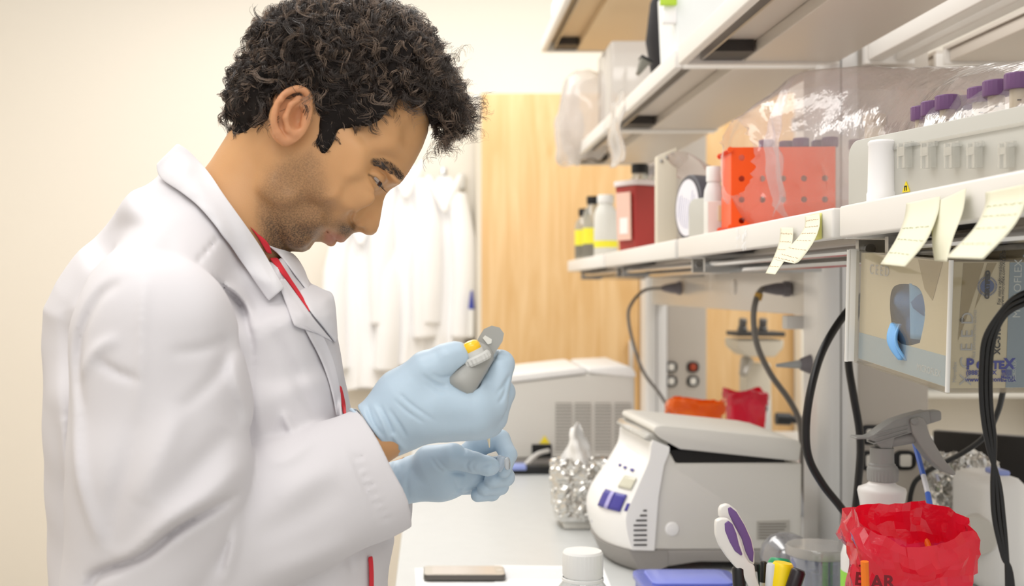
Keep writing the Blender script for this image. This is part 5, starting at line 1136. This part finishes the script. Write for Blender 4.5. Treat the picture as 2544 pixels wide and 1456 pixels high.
# curls rooted on the hair surface
nrm_ = np.empty(len(hme.vertices)*3, np.float32); hme.vertex_normals.foreach_get('vector', nrm_); nrm_ = nrm_.reshape(-1, 3); nrm_ = np.stack([nrm_[:, 0], -nrm_[:, 2], nrm_[:, 1]], 1)
hd_ = poly_sd(hv[:, 0], hv[:, 1], Hq); hx_, hy_ = screen(hv); sel = np.where((nrm_[:, 2] < .35))[0]
def make_curls(nlock, nstr, seed, mname, col, rough=.35, rad=.55, lmin=55, lmax=130, helix=(6, 15)):
    rs = np.random.RandomState(seed); V = []; Fc = []; base_ = 0; npt = 18
    for l in range(nlock):
        i = sel[rs.randint(len(sel))]; p = hv[i].astype(float); n_ = nrm_[i].astype(float)
        if 925 < hx_[i] < 1062 and hy_[i] > 222 and hd_[i] > -24: continue
        # flow: backwards-down at the nape, forward on top and front
        px_, py_ = hx_[i], hy_[i]
        fx = np.clip((px_-700)/300, -1, 1); flow = np.array([.35+.8*fx, .55+.25*abs(fx), 0])+rs.normal(0, .55, 3)*np.array([1, 1, .6])
        flow -= n_*flow.dot(n_); flow /= np.linalg.norm(flow)+1e-6; bi = np.cross(n_, flow)
        Ln = rs.uniform(lmin, lmax)*(1.25 if px_ > 1000 else 1)*(.62 if px_ < 640 else 1); hr_ = rs.uniform(*helix); 
        low = py_ > 230 and 560 < px_ < 960
        if low: Ln *= .55; hr_ *= .5
        if (hd_[i] > -16 and 790 < px_ < 1062 and py_ > 200): Ln *= .38; hr_ *= .5
        turns = Ln/(rs.uniform(40, 62) if px_ > 1010 else rs.uniform(55, 110)); ph = rs.uniform(0, 6.28); lift = rs.uniform(3, 12) if not low else 2
        t = np.linspace(0, 1, npt); bend = rs.uniform(-.5, .5)
        for s in range(nstr):
            o1, o2 = rs.normal(0, 3.0, 2); ph2 = ph+rs.normal(0, .22); hr2 = hr_*(1+rs.normal(0, .10)); L2 = Ln*(1+rs.normal(0, .08)); ta = hr2*np.minimum(1, t*2.5)
            c = p[None]+flow[None]*(L2*t*.75)[:, None]+bi[None]*((bend*Ln*t*t*.5)+o1)[:, None]+n_[None]*((lift*np.sin(np.pi*np.minimum(t*1.2, 1))-6-10*t*t)+o2)[:, None]
            c += bi[None]*(ta*np.cos(ph2+turns*6.28*t))[:, None]+n_[None]*(ta*.8*np.sin(ph2+turns*6.28*t))[:, None]+flow[None]*(ta*.6*np.sin(ph2+turns*6.28*t+1.2))[:, None]
            # keep clear of the ear, forehead and face
            tg = np.gradient(c, axis=0); tg /= np.linalg.norm(tg, axis=1)[:, None]+1e-9
            u_ = np.cross(tg, n_[None]); u_ /= np.linalg.norm(u_, axis=1)[:, None]+1e-9; w_ = np.cross(tg, u_)
            rr = rad*(1-.75*t**3)[:, None]; ring = [c+u_*rr, c+(-.5*u_+.87*w_)*rr, c+(-.5*u_-.87*w_)*rr]
            V.append(np.stack(ring, 1).reshape(-1, 3)); k = np.arange(npt-1)*3+base_
            for m in range(3): m2 = (m+1) % 3; Fc.append(np.stack([k+m, k+m2, k+3+m2, k+3+m], 1))
            base_ += npt*3
    me = npmesh('hair_curls', np.concatenate(V).astype(np.float32), np.concatenate(Fc)); return link('curls', me, mat(mname, col, rough, spec=.7), hair, 180)
c_ = make_curls(2300, 9, 11, 'hair_strand', (54, 44, 38), rough=.3, rad=.6)
make_curls(1200, 7, 23, 'hair_strand_highlight', (136, 116, 100), rough=.25, rad=.45, helix=(8, 17))  # paler strands carry the highlights of the dark curls in their colour
# eyebrow and lashes
def hairs(name, n, fn, rad=.5, seed=3):
    rs = np.random.RandomState(seed); V = []; Fc = []; b0 = 0
    for _ in range(n):
        p, d = fn(rs); t = np.linspace(0, 1, 4)[:, None]; c = p[None]+d[None]*t+np.array([[0, 0, -1.2]])*np.sin(t*3.1); w_ = np.array([d[1], -d[0], 0]); w_ /= np.linalg.norm(w_)+1e-9
        rr = rad*(1-.7*t); V.append(np.stack([c+w_*rr, c-w_*rr*.5+np.array([[0, 0, 1]])*rr, c-w_*rr*.5-np.array([[0, 0, 1]])*rr], 1).reshape(-1, 3)); k = np.arange(3)*3+b0
        for m in range(3): m2 = (m+1) % 3; Fc.append(np.stack([k+m, k+m2, k+3+m2, k+3+m], 1))
        b0 += 12
    return link(name, npmesh(name, np.concatenate(V).astype(np.float32), np.concatenate(Fc)), mat('hair_strand', (44, 36, 32), .35), body, 180)
def depth_at(fgrid, gg, px, py, c0=-300, c1=300):
    """first surface met on the sight line through (px, py)"""
    for c in np.arange(c0, c1, 1.5):
        a, b, _ = Q(px, py, c); i, j, k = int((a-gg.o[0])/gg.h), int((b-gg.o[1])/gg.h), int((c-gg.o[2])/gg.h)
        if 0 <= i < fgrid.shape[0] and 0 <= j < fgrid.shape[1] and 0 <= k < fgrid.shape[2] and fgrid[i, j, k] < 0: return c
    return None
bc = curve2([(930, 403), (955, 408), (980, 424), (1000, 444)], 8); bw = lambda t: 4+9*math.sin(math.pi*min(1, .12+t*.8))
def brow(rs):
    t = rs.uniform(0, 1); i = min(int(t*(len(bc)-1)), len(bc)-2); x, y = bc[i]; dx, dy = bc[i+1][0]-x, bc[i+1][1]-y; l = math.hypot(dx, dy); o = rs.uniform(-1, 1)*bw(t); X, Y_ = x-dy/l*o+rs.uniform(-2, 2), y+dx/l*o
    c = depth_at(f, g, X, Y_) 
    if c is None or c > -5: c = -12; X -= 4; Y_ += 1
    return np.array(Q(X, Y_, c-.5)), np.array([-(dx/l)*10+rs.normal(0, 2), -(dy/l)*9+rs.normal(0, 2)-3, -2.])
hairs('eyebrow', 520, brow, .75)
def lash(rs):
    t = rs.uniform(0, 1); X, Y_ = 924+28*t, 441+30*t; c = depth_at(f, g, X, Y_) or -70
    return np.array(Q(X, Y_, c-1)), np.array([9+4*t, 8+3*t, -6.])
hairs('eyelashes', 46, lash, .45, 5)
# ================================================================ lab coat
g3 = G((60, 1090), (330, 1640), (-640, 560), 6.0)
A3, B3 = g3.A[:, :, 0], g3.B[:, :, 0]
tor = [(424, 395), (398, 440), (345, 490), (285, 545), (215, 620), (158, 695), (122, 760), (122, 860), (132, 1000), (136, 1200), (142, 1456), (150, 1700), (975, 1700), (962, 1456), (978, 1340), (930, 1200), (878, 1060), (856, 930), (838, 840), (828, 750), (800, 722), (768, 705), (742, 650), (716, 628), (690, 640), (640, 620), (560, 500), (490, 400)]
dt = g3.poly2(tor)
Wt = shep(A3, B3, [(450, 450, 110), (600, 600, 150), (720, 680, 150), (330, 560, 200), (200, 700, 300), (420, 700, 400), (480, 1000, 420), (760, 850, 260), (800, 1000, 300), (480, 1400, 420), (850, 1300, 300), (250, 1200, 360)])
Rt = shep(A3, B3, [(450, 450, 70), (600, 600, 110), (720, 680, 80), (420, 700, 260), (480, 1000, 320), (780, 850, 190), (480, 1400, 330), (850, 1300, 220), (200, 900, 240)])
tr = g3.inflate(dt, Wt, Rt)
tr = smin(tr, g3.cap((470, 600, -90), Q(365, 800, -360), 120, 150), 90); tr = smin(tr, g3.cap((470, 600, 90), (365, 800, 360), 120, 150), 90)
SH_, EL, CF = Q(385, 835, -395), Q(352, 1470, -400), Q(965, 1168, -215)
up = g3.cap(SH_, Q(400, 1180, -420), 178, 188); up = smin(up, g3.cap(Q(400, 1180, -420), EL, 188, 172), 40)
e_ax = np.array(CF)-np.array(EL); ln = np.linalg.norm(e_ax); e_ax /= ln
fo = g3.cap(Q(380, 1440, -400), Q(700, 1268, -300), 165, 156, .85); fo = smin(fo, g3.cap(Q(700, 1268, -300), Q(1060, 1120, -170), 156, 146, .85), 30)
# the sleeve end: cut square to the slanting cuff, hollow inside
cn = np.array([math.cos(math.radians(-26)), math.sin(math.radians(-26)), .25]); cn /= np.linalg.norm(cn); cp = np.array(Q(958, 1170, -225))
pl = (g3.A-cp[0])*cn[0]+(g3.B-cp[1])*cn[1]+(g3.C-cp[2])*cn[2]
hol = g3.cap(Q(820, 1232, -260), Q(1080, 1112, -160), 118, 130, .85)
fo = smax(smax(fo, pl.astype(np.float32), 4), -hol, 5)
# far sleeve
fs = g3.cap((365, 830, 380), (560, 1400, 360), 160, 150); fs = smin(fs, g3.cap((560, 1400, 360), Q(985, 1235, 110), 140, 92), 40)
pf = (g3.A-Q(985, 1210, 110)[0])*.92-(g3.B-1210)*.2-(g3.C-110)*.33; fs = smax(fs, pf.astype(np.float32), 4)
fs = smax(fs, -g3.cap(Q(900, 1260, 150), Q(1080, 1190, 60), 66, 76), 5)
q = lambda x, y: (100+x/1.304, 340+y/1.304)
def ql(*p): return [q(*a) for a in p]
st_up = strokes(g3, -560, [
    (ql((250, 470), (170, 520), (110, 640), (100, 760), (130, 900)), 'v', 12, 16), (ql((330, 450), (333, 560), (336, 760), (325, 900)), 'r', 5, 14),
    (ql((180, 720), (250, 760), (340, 790)), 'v', 7, 12), (ql((120, 780), (180, 690), (260, 650)), 'r', 8, 16),
    (ql((590, 700), (620, 800), (645, 900), (655, 980)), 'r', 14, 20), (ql((560, 640), (575, 720), (540, 800), (440, 900)), 'v', 7, 18),
    (ql((100, 800), (110, 960), (150, 1150), (215, 1320)), 'r', 10, 20), (ql((420, 700), (520, 690), (580, 660)), 'v', 5, 14),
    (ql((330, 900), (300, 1050), (260, 1200), (235, 1330)), 'v', 7, 26), (ql((460, 860), (420, 1000), (340, 1180)), 'r', 8, 30), (ql((600, 960), (520, 1060), (400, 1180)), 'v', 9, 30),
    (ql((640, 1060), (560, 1150), (430, 1230), (330, 1330), (250, 1380)), 'r', 13, 26)])
st_fo = strokes(g3, -440, [
    (ql((650, 1080), (628, 1150), (640, 1230), (632, 1330), (600, 1440)), 'r', 16, 16), (ql((612, 1180), (608, 1280), (590, 1400)), 'v', 12, 12),
    (ql((510, 1230), (520, 1300), (560, 1370)), 'v', 9, 12), (ql((480, 1290), (430, 1360), (400, 1440)), 'r', 10, 16), (ql((330, 1370), (310, 1456)), 'r', 7, 14),
    (ql((720, 1060), (800, 1050), (880, 990)), 'r', 5, 16), (ql((680, 1300), (820, 1240), (980, 1150)), 'v', 7, 34), (ql((700, 1420), (850, 1380), (1000, 1330)), 'r', 6, 30), (ql((760, 1180), (860, 1120), (960, 1080)), 'r', 5, 30)]
    + [(ql((1010+14*k-6, 1062+30*k), (1040+13*k, 1058+30*k)), 'v', 4.0, 5) for k in range(8)] + [(ql((990, 1030), (1030, 1120), (1070, 1210), (1104, 1290)), 'v', 4.5, 5), (ql((975, 1035), (1015, 1125), (1055, 1215), (1090, 1292)), 'r', 2.5, 5)])
st_to = strokes(g3, -360, [
    (ql((28, 560), (60, 720), (100, 900), (160, 1150), (215, 1380)), 'v', 15, 26), (ql((60, 900), (80, 1100), (130, 1300)), 'r', 12, 20), (ql((200, 350), (130, 430), (80, 560)), 'v', 6, 22),
    (ql((497, 432), (515, 370), (542, 305)), 'v', 5, 4), (ql((300, 430), (400, 425), (480, 436), (550, 480), (610, 560), (655, 660), (664, 760), (660, 960)), 'v', 8, 9),
    (ql((560, 480), (600, 500), (640, 560), (665, 640)), 'r', 8, 12), (ql((770, 900), (800, 960), (850, 1005)), 'r', 9, 10), (ql((720, 620), (800, 780), (860, 900), (900, 960)), 'v', 7, 16), (ql((830, 610), (870, 700), (910, 800), (935, 930)), 'v', 6, 14),
    (ql((690, 800), (700, 950), (730, 1040)), 'r', 7, 20), (ql((980, 1380), (1000, 1456)), 'v', 4, 8)])
near = 1/(1+np.exp((g3.C+120)/20))
up = up+st_up[:, :, None]*near*1.5; fo = fo+st_fo[:, :, None]*near*1.5; tr = tr+st_to[:, :, None]*near*1.4
co = smin(tr, up, 16); 
# the upper sleeve overhangs the forearm in one deep fold
dl, sg, tt = line_d(PX+(A3-PX)/.86, PY+(B3-PY)/.86, curve2(ql((650, 1142), (560, 1186), (480, 1232), (380, 1310), (240, 1372), (212, 1440))))
deep = (40*np.exp(-(dl/12)**2)*np.sin(np.pi*np.clip(tt, .02, .98))**.7).astype(np.float32)
co = smin(co, fo, 14)+deep[:, :, None]*near; co = smin(co, fs, 10)
co = co+(3.0*np.sin(g3.A/37+g3.B/61+g3.C/43)*np.sin(g3.B/47-g3.A/71)).astype(np.float32)
# neck opening
co = smax(co, -g3.cap((640, 470, 0), (590, 640, 0), 138, 120), 8)
v, fc = surfnet(co, g3); v = relax(v, fc, 3, .5)
COAT = mat('coat_cloth', (210, 207, 210), .85, bump=(900, .12, .0006), spec=.2); CCOL = mat('coat_collar_cloth', (220, 218, 221), .85, bump=(900, .12, .0006), spec=.2)
coat = link('lab_coat', npmesh('lab_coat', v, fc), COAT, person, 180)
# lower coat, out of the picture
m = MB(); xc, w0, d0 = -.245, .17, .20
m.grid(lambda u_, v_: (xc+.0*v_+(w0+.02*v_)*math.cos(2*math.pi*u_)*(1+.03*math.sin(18*math.pi*u_)), YP+(d0+.03*v_)*math.sin(2*math.pi*u_)*(1+.03*math.sin(22*math.pi*u_)), 1.06-.52*v_), 72, 10).build('coat_skirt', COAT, coat, 180, [('SOLIDIFY', dict(thickness=.004))])
for c in (-190, 190):
    MB().tube([(-.25, YP+c*S_, .72), (-.265, YP+c*S_*.9, .4), (-.275, YP+c*S_*.9, .05)], [.098, .08, .062], 20, 5).build('trouser_leg', mat('trousers', (50, 54, 66), .8), person, 180)
    x, y = -.275, YP+c*S_*.9
    MB().add([tuple(Vector((x+.10*dx+.05, y+.045*dy*(1 if dx > -.5 else .75), zz))) for zz, sc_ in ((.001, 1), (.04, 1), (.085, .6)) for dx, dy in ((-1*sc_, -.8*sc_), (.4*sc_, -1*sc_), (1.1*sc_, -.6*sc_), (1.1*sc_, .6*sc_), (.4*sc_, 1*sc_), (-1*sc_, .8*sc_))], [(5, 4, 3, 2, 1, 0)]+[(k*6+i, k*6+(i+1) % 6, k*6+6+(i+1) % 6, k*6+6+i) for k in range(2) for i in range(6)]+[tuple(range(12, 18))]).build('shoe', mat('shoe_black', (40, 36, 34), .5), person, 60, [('BEVEL', dict(width=.008, segments=3))])
# draped panels: each laid on the coat (or neck) surface along the sight line
comb = co
def surf(px, py, c0=-640, fallback=None):
    c = depth_at(comb, g3, px, py, c0, 500)
    cn_ = depth_at(f, g, px, py, -235, 235)
    if cn_ is not None and (c is None or cn_ < c): c = cn_
    return fallback if c is None else c
def drape(name, m, e0, e1, off, nu=26, nv=8, th=5.0, c_add=None, parent=coat, sm=2, fb=0, puff=0):
    """strip between two edge curves given on the picture; off(u, v) lifts it off the surface"""
    a = resample2(e0, nu+1); b = resample2(e1, nu+1); P_ = np.zeros((nu+1, nv+1, 3))
    for i in range(nu+1):
        for j in range(nv+1):
            t = j/nv; x, y = a[i][0]*(1-t)+b[i][0]*t, a[i][1]*(1-t)+b[i][1]*t; c = surf(x, y, fallback=None)
            P_[i, j] = (x, y, np.nan if c is None else c)
    C_ = P_[:, :, 2]
    for _ in range(60):
        if not np.isnan(C_).any(): break
        pad = np.pad(C_, 1, constant_values=np.nan); nb = np.stack([pad[:-2, 1:-1], pad[2:, 1:-1], pad[1:-1, :-2], pad[1:-1, 2:]])
        with np.errstate(all='ignore'): mean = np.nanmean(nb, 0) if not np.isnan(nb).all() else nb[0]
        C_ = np.where(np.isnan(C_), mean, C_)
    C_ = np.nan_to_num(C_, nan=fb)
    for _ in range(sm): pad = np.pad(C_, 1, mode='edge'); C_ = np.minimum(C_, (pad[:-2, 1:-1]+pad[2:, 1:-1]+pad[1:-1, :-2]+pad[1:-1, 2:])/4)
    vv = []
    for i in range(nu+1):
        for j in range(nv+1):
            o_ = off(i/nu, j/nv) if callable(off) else off; vv.append(Q(P_[i, j, 0], P_[i, j, 1], C_[i, j]-o_))
    vv = np.array(vv, np.float32); ff = np.array([(i*(nv+1)+j, (i+1)*(nv+1)+j, (i+1)*(nv+1)+j+1, i*(nv+1)+j+1) for i in range(nu) for j in range(nv)])
    return link(name, npmesh(name, vv, ff), m, parent, 180, [('SOLIDIFY', dict(thickness=th*S_, offset=0)), ('SUBSURF', dict(levels=1, render_levels=1))])
def resample2(pts, n):
    c = curve2(pts, 6); d = [0]
    for i in range(1, len(c)): d.append(d[-1]+math.dist(c[i], c[i-1]))
    out = []; k = 0
    for i in range(n):
        t = d[-1]*i/(n-1)
        while k < len(d)-2 and d[k+1] < t: k += 1
        e = (t-d[k])/max(1e-9, d[k+1]-d[k]); out.append((c[k][0]+(c[k+1][0]-c[k][0])*e, c[k][1]+(c[k+1][1]-c[k][1])*e))
    return out
SHIRT = mat('shirt_red', (206, 44, 56), .75)
drape('shirt_neckline', SHIRT, [(618, 560), (640, 590), (662, 628)], [(650, 590), (668, 606), (676, 632)], 6, 8, 3, parent=person)
drape('shirt_slit', SHIRT, [(668, 640), (700, 682), (735, 728), (768, 776)], [(690, 640), (716, 682), (746, 728), (772, 772)], 5, 14, 3, parent=person)
drape('shirt_slit', SHIRT, [(838, 955), (846, 990), (852, 1030)], [(848, 960), (856, 995), (861, 1030)], 9, 8, 3, parent=person)
drape('shirt_slit', SHIRT, [(914, 1384), (917, 1420), (918, 1500)], [(926, 1380), (928, 1420), (928, 1500)], 9, 8, 3, parent=person)
# far-side collar and lapel
drape('far_collar', CCOL, [(660, 606), (700, 640), (738, 690), (768, 728)], [(690, 618), (728, 630), (756, 670), (768, 712)], 7, 12, 5, fb=-20)
drape('far_lapel', CCOL, [(742, 722), (768, 770), (808, 820), (834, 852)], [(776, 706), (806, 720), (830, 736), (838, 840)], 8, 14, 6, fb=-20)
# near lapel and placket edge
drape('near_lapel', COAT, [(690, 700), (712, 760), (732, 812), (738, 800)], [(700, 690), (740, 738), (778, 790), (830, 852)], 14, 16, 7)
drape('near_placket', COAT, [(700, 700), (748, 800), (800, 900), (826, 980), (836, 1035)], [(706, 690), (772, 782), (820, 870), (842, 950), (850, 1035)], 9, 22, 5)
# near collar: rises round the neck, falls flat on the chest
col_out = [(388, 408), (398, 442), (450, 478), (500, 520), (560, 594), (612, 668), (668, 748)]
col_in = [(440, 356), (470, 376), (520, 430), (560, 490), (610, 560), (652, 622), (706, 716)]
drape('near_collar', CCOL, col_out, col_in, lambda u_, v_: 15+22*math.sin(math.pi*min(1, v_*1.02))*(1-.55*u_)+8*(1-u_), 36, 12, 7, sm=10)
drape('back_collar', CCOL, [(388, 408), (396, 425), (420, 450), (470, 490)], [(440, 356), (452, 364), (476, 390), (510, 430)], lambda u_, v_: -30+0*u_, 12, 6, 7, sm=2, fb=20)
# ================================================================ gloved hands
gh = G((865, 1300), (815, 1160), (-300, 30), 2.6)
def chain(gr, pts, k=8):
    r_ = None
    for i in range(len(pts)-1):
        p, q_ = pts[i], pts[i+1]; c = gr.cap(Q(*p[:3]), Q(*q_[:3]), p[3], q_[3]); r_ = c if r_ is None else smin(r_, c, k)
    return r_
h = chain(gh, [(905, 1082, -205, 70), (960, 1048, -200, 66), (1020, 1020, -195, 74)], 10)
h = smin(h, chain(gh, [(930, 1098, -200, 52), (1010, 1072, -190, 46)]), 14)
h = smin(h, chain(gh, [(1000, 1005, -190, 76), (1070, 1005, -185, 84), (1165, 1012, -180, 72)]), 26)
h = smin(h, chain(gh, [(1010, 1040, -170, 52), (1110, 1052, -160, 40), (1200, 1050, -150, 40)]), 24)
h = smin(h, chain(gh, [(1005, 975, -205, 58), (1060, 920, -222, 44), (1108, 895, -222, 37), (1132, 886, -214, 33), (1138, 885, -208, 30)], 10), 26)
fg = chain(gh, [(1170, 1010, -188, 46), (1214, 1000, -175, 44), (1243, 905, -140, 33), (1215, 895, -80, 30), (1160, 915, -50, 27)])
fg = smin(fg, chain(gh, [(1160, 1040, -155, 44), (1220, 1035, -135, 38), (1246, 975, -90, 32), (1205, 960, -40, 28), (1150, 970, -40, 26)]), 5)
fg = smin(fg, chain(gh, [(1150, 1050, -120, 40), (1212, 1050, -100, 36), (1232, 1015, -55, 31), (1190, 1005, -20, 27), (1140, 1010, -20, 25)]), 5)
fg = smin(fg, chain(gh, [(1140, 1055, -85, 36), (1190, 1058, -65, 31), (1210, 1040, -25, 27), (1170, 1035, -2, 23)]), 5)
h = smin(h, fg, 12)
# room for the pipette handle
h = smax(h, -gh.cap(Q(1200, 860, -160), Q(1156, 938, -212), 39, 39), 5)
def qg(*p): return [(860+a/2.855, 780+b/2.855) for a, b in p]
sh = strokes(gh, -250, [(qg((380, 560), (470, 640), (640, 760)), 'v', 2.2, 4), (qg((340, 600), (440, 690), (560, 770)), 'v', 2.0, 4), (qg((300, 660), (380, 780), (430, 880)), 'v', 2.6, 5), (qg((240, 640), (300, 760), (340, 860)), 'v', 2.6, 5), (qg((150, 640), (190, 760), (260, 860)), 'v', 2.5, 5), (qg((190, 640), (260, 760), (310, 900)), 'r', 2.2, 5), (qg((110, 650), (150, 740), (220, 840)), 'r', 2.0, 5),
    (qg((540, 430), (640, 500), (720, 520)), 'v', 2.6, 6), (qg((600, 420), (680, 450), (740, 440)), 'v', 2.0, 5), (qg((560, 480), (640, 540), (740, 570)), 'v', 1.6, 5), (qg((1180, 440), (1130, 520), (1070, 580)), 'v', 3.4, 5), (qg((1160, 480), (1120, 600), (1080, 640)), 'v', 2.6, 5), (qg((1000, 380), (1090, 330), (1170, 330)), 'v', 1.5, 4), (qg((640, 290), (760, 260), (840, 240)), 'r', 2, 14), (qg((600, 720), (760, 760), (950, 740)), 'v', 2.0, 22),
    (qg((420, 980), (360, 900), (330, 840)), 'r', 3, 6)])
h = h+1.7*sh[:, :, None]*(gh.C < -150)
pc = (gh.A-Q(898, 1022, -205)[0])*.80-(gh.B-Q(898, 1022, -205)[1])*.60
h = smax(h, -pc.astype(np.float32)*1.0, 5)
h = smax(h, -gh.cap(Q(860, 1105, -206), Q(940, 1060, -200), 60, 58), 3)
GLM = mat('nitrile_glove', (182, 202, 218), .42, sss=.05, spec=.45, bump=(260, .12, .0008))
v, fc = surfnet(h, gh); v = relax(v, fc, 2, .45); gl_r = link('glove', npmesh('glove', v, fc), GLM, person, 180)
# rolled rim of the glove
def rim(cen, nrm, r, par, rad, a0=0):
    n_ = Vector(nrm).normalized(); u_ = n_.orthogonal().normalized(); w_ = n_.cross(u_); pts = []
    for i in range(41): a = 2*math.pi*i/40; p = Vector(cen)+(u_*math.cos(a)+w_*math.sin(a))*(r*(1+.04*math.sin(5*a)))+n_*(3*math.sin(4*a+1)); pts.append(Vector([float(x) for x in toworld(np.array([p], np.float32))[0]]))
    return MB().tube(pts, rad*S_, 8, 0).build('glove_rim', GLM, par, 180)
rim(Q(917, 1072, -203), (.80, -.60, .06), 66, gl_r, 4)
# far hand
gf = G((940, 1320), (1030, 1290), (-60, 240), 2.4)
h2 = chain(gf, [(975, 1205, 95, 58), (1035, 1188, 92, 58), (1100, 1180, 90, 64)], 10)
h2 = smin(h2, chain(gf, [(1090, 1178, 92, 66), (1165, 1170, 100, 50)]), 20)
h2 = smin(h2, chain(gf, [(1070, 1150, 55, 46), (1125, 1135, 22, 33), (1180, 1150, 6, 26), (1212, 1158, 2, 24), (1222, 1159, 4, 20)], 8), 16)
h2 = smin(h2, chain(gf, [(1150, 1150, 125, 38), (1190, 1105, 115, 29), (1243, 1092, 92, 25), (1263, 1130, 62, 22), (1252, 1170, 34, 18)], 6), 8)
h2 = smin(h2, chain(gf, [(1160, 1170, 130, 38), (1240, 1160, 110, 27), (1255, 1185, 80, 24), (1222, 1193, 48, 20)], 6), 5)
h2 = smin(h2, chain(gf, [(1150, 1185, 135, 36), (1225, 1185, 120, 26), (1242, 1208, 92, 22), (1203, 1213, 62, 19)], 6), 5)
h2 = smin(h2, chain(gf, [(1140, 1198, 130, 34), (1205, 1205, 122, 23), (1222, 1225, 98, 20), (1186, 1231, 74, 17)], 6), 5)
s2 = strokes(gf, 30, [(qg((700, 1110), (800, 1130), (870, 1150)), 'v', 3, 6), (qg((870, 1150), (820, 1230), (740, 1330)), 'v', 3, 6), (qg((600, 1010), (650, 1080), (690, 1110)), 'v', 1.8, 4), (qg((640, 1010), (690, 1070), (740, 1100)), 'v', 1.6, 4), (qg((870, 1020), (850, 1060), (880, 1110)), 'v', 1.8, 4), (qg((920, 1020), (890, 1070), (930, 1120)), 'v', 1.6, 4), (qg((400, 1080), (370, 1180), (390, 1290)), 'v', 2.2, 5), (qg((470, 1090), (430, 1200), (440, 1320)), 'v', 2, 6), (qg((345, 1060), (330, 1130), (360, 1220)), 'r', 2, 5), (qg((760, 1170), (800, 1250), (840, 1300)), 'v', 1.8, 5), (qg((950, 1060), (1040, 1040), (1060, 1080)), 'v', 2.2, 4), (qg((820, 900), (840, 960), (830, 990)), 'v', 1.5, 4)])
h2 = h2+1.6*s2[:, :, None]*(gf.C < 90)
pc2 = (gf.A-965)*.9-(gf.B-1200)*.3; h2 = smax(h2, -pc2.astype(np.float32), 4)
v, fc = surfnet(h2, gf); v = relax(v, fc, 2, .45); gl_l = link('glove', npmesh('glove', v, fc), GLM, person, 180)
# ================================================================ pipette in the near hand
def W3(x, y, c): return Vector([float(t) for t in toworld(np.array([Q(x, y, c)], np.float32))[0]])
top, low = W3(1196, 872, -170), W3(1157, 936, -212)
pr = thing('micropipette', 'grey micropipette with a yellow push button held in the nearer gloved hand', 'pipette', (low.x, low.y, low.z))
PG = mat('pipette_grey', (164, 164, 160), .4); PGL = mat('pipette_light', (206, 206, 202), .4)
ax = (low-top); ln_ = ax.length; d_ = ax.normalized(); q9 = 36*S_
MB().lathe([(.0, -.002), (q9*.86, -.001), (q9, .003), (q9*1.0, ln_*.5), (q9*1.02, ln_+.006), (q9*.96, ln_+.013), (q9*.7, ln_+.017), (0, ln_+.018)], top, 40, d_).build('handle', PG, pr, 60)
bt = W3(1169, 862, -214); ct = W3(1184, 894, -214); bd_ = (bt-ct).normalized()
MB().lathe([(0, 0), (.0128, .0), (.0142, .002), (.0142, .0062), (.0132, .008)], ct-bd_*.0035, 44, bd_, ribs=(1, 3, .03)).build('dial_ring', PGL, pr, 30)
MB().lathe([(0, 0), (.0098, .0), (.0098, .006), (.0085, .0065), (0, .0065)], ct+bd_*.003, 32, bd_).build('button_stem', PGL, pr, 40)
MB().lathe([(0, 0), (.0086, .0), (.0094, .0015), (.0094, .0055), (.0082, .0085), (.005, .0102), (0, .0108)], ct+bd_*.0085, 32, bd_).build('push_button', mat('button_yellow', (250, 200, 30), .25, coat=.5), pr, 60)
hk = [(1178, 872), (1196, 838), (1206, 822), (1222, 815), (1238, 819), (1246, 830), (1243, 846), (1226, 872), (1212, 900), (1204, 930), (1190, 950), (1176, 948), (1192, 905)]
v_ = [W3(x, y, -178) for x, y in hk]+[W3(x, y, -150) for x, y in hk]; n_ = len(hk)
MB().add(v_, [tuple(range(n_)), tuple(range(n_, 2*n_))[::-1]]+[(i, (i+1) % n_, n_+(i+1) % n_, n_+i) for i in range(n_)]).build('finger_hook', PG, pr, 0, [('BEVEL', dict(width=.0022, segments=3)), ('WEIGHTED_NORMAL', dict())])
lb = [(1199, 840), (1205, 833), (1222, 843), (1221, 853), (1212, 856)]; v_ = [W3(x, y, -180.5) for x, y in lb]+[W3(x, y, -177) for x, y in lb]
MB().add(v_, [tuple(range(5)), tuple(range(5, 10))[::-1]]+[(i, (i+1) % 5, 5+(i+1) % 5, 5+i) for i in range(5)]).build('volume_window', mat('window_pale', (226, 226, 220), .2), pr, 0)
MB().tube([W3(1165, 960, -200), W3(1200, 1040, -100), W3(1212, 1085, -70)], [.009, .0055, .0035], 14, 4).build('shaft', PG, pr, 180)
MB().tube([W3(1211, 1080, -72), W3(1214, 1092, -66), W3(1216, 1112, -58)], [.0022, .0016, .0005], 10, 3).build('tip', mat('tip_ivory', (236, 226, 200), .35), pr, 180)
# ================================================================ microtube in the far hand
mt = thing('microtube', 'tiny clear sample tube pinched between thumb and finger of the farther gloved hand', 'tube', W3(1244, 1162, 14))
a_, b_ = W3(1249, 1133, 14), W3(1240, 1172, 10)
MB().tube([a_, a_.lerp(b_, .55), b_], [.0052, .0048, .0018], 18, 3).build('tube_body', film('tube_clear', (244, 247, 250), .3, .08, .2), mt, 180)
MB().lathe([(0, 0), (.0062, 0), (.0064, .0012), (.0062, .0022), (0, .0024)], W3(1258, 1152, 2), 20, (.9, -.4, .1)).build('tube_lid', film('lid_clear', (246, 248, 250), .55, .08, .2), mt, 180)
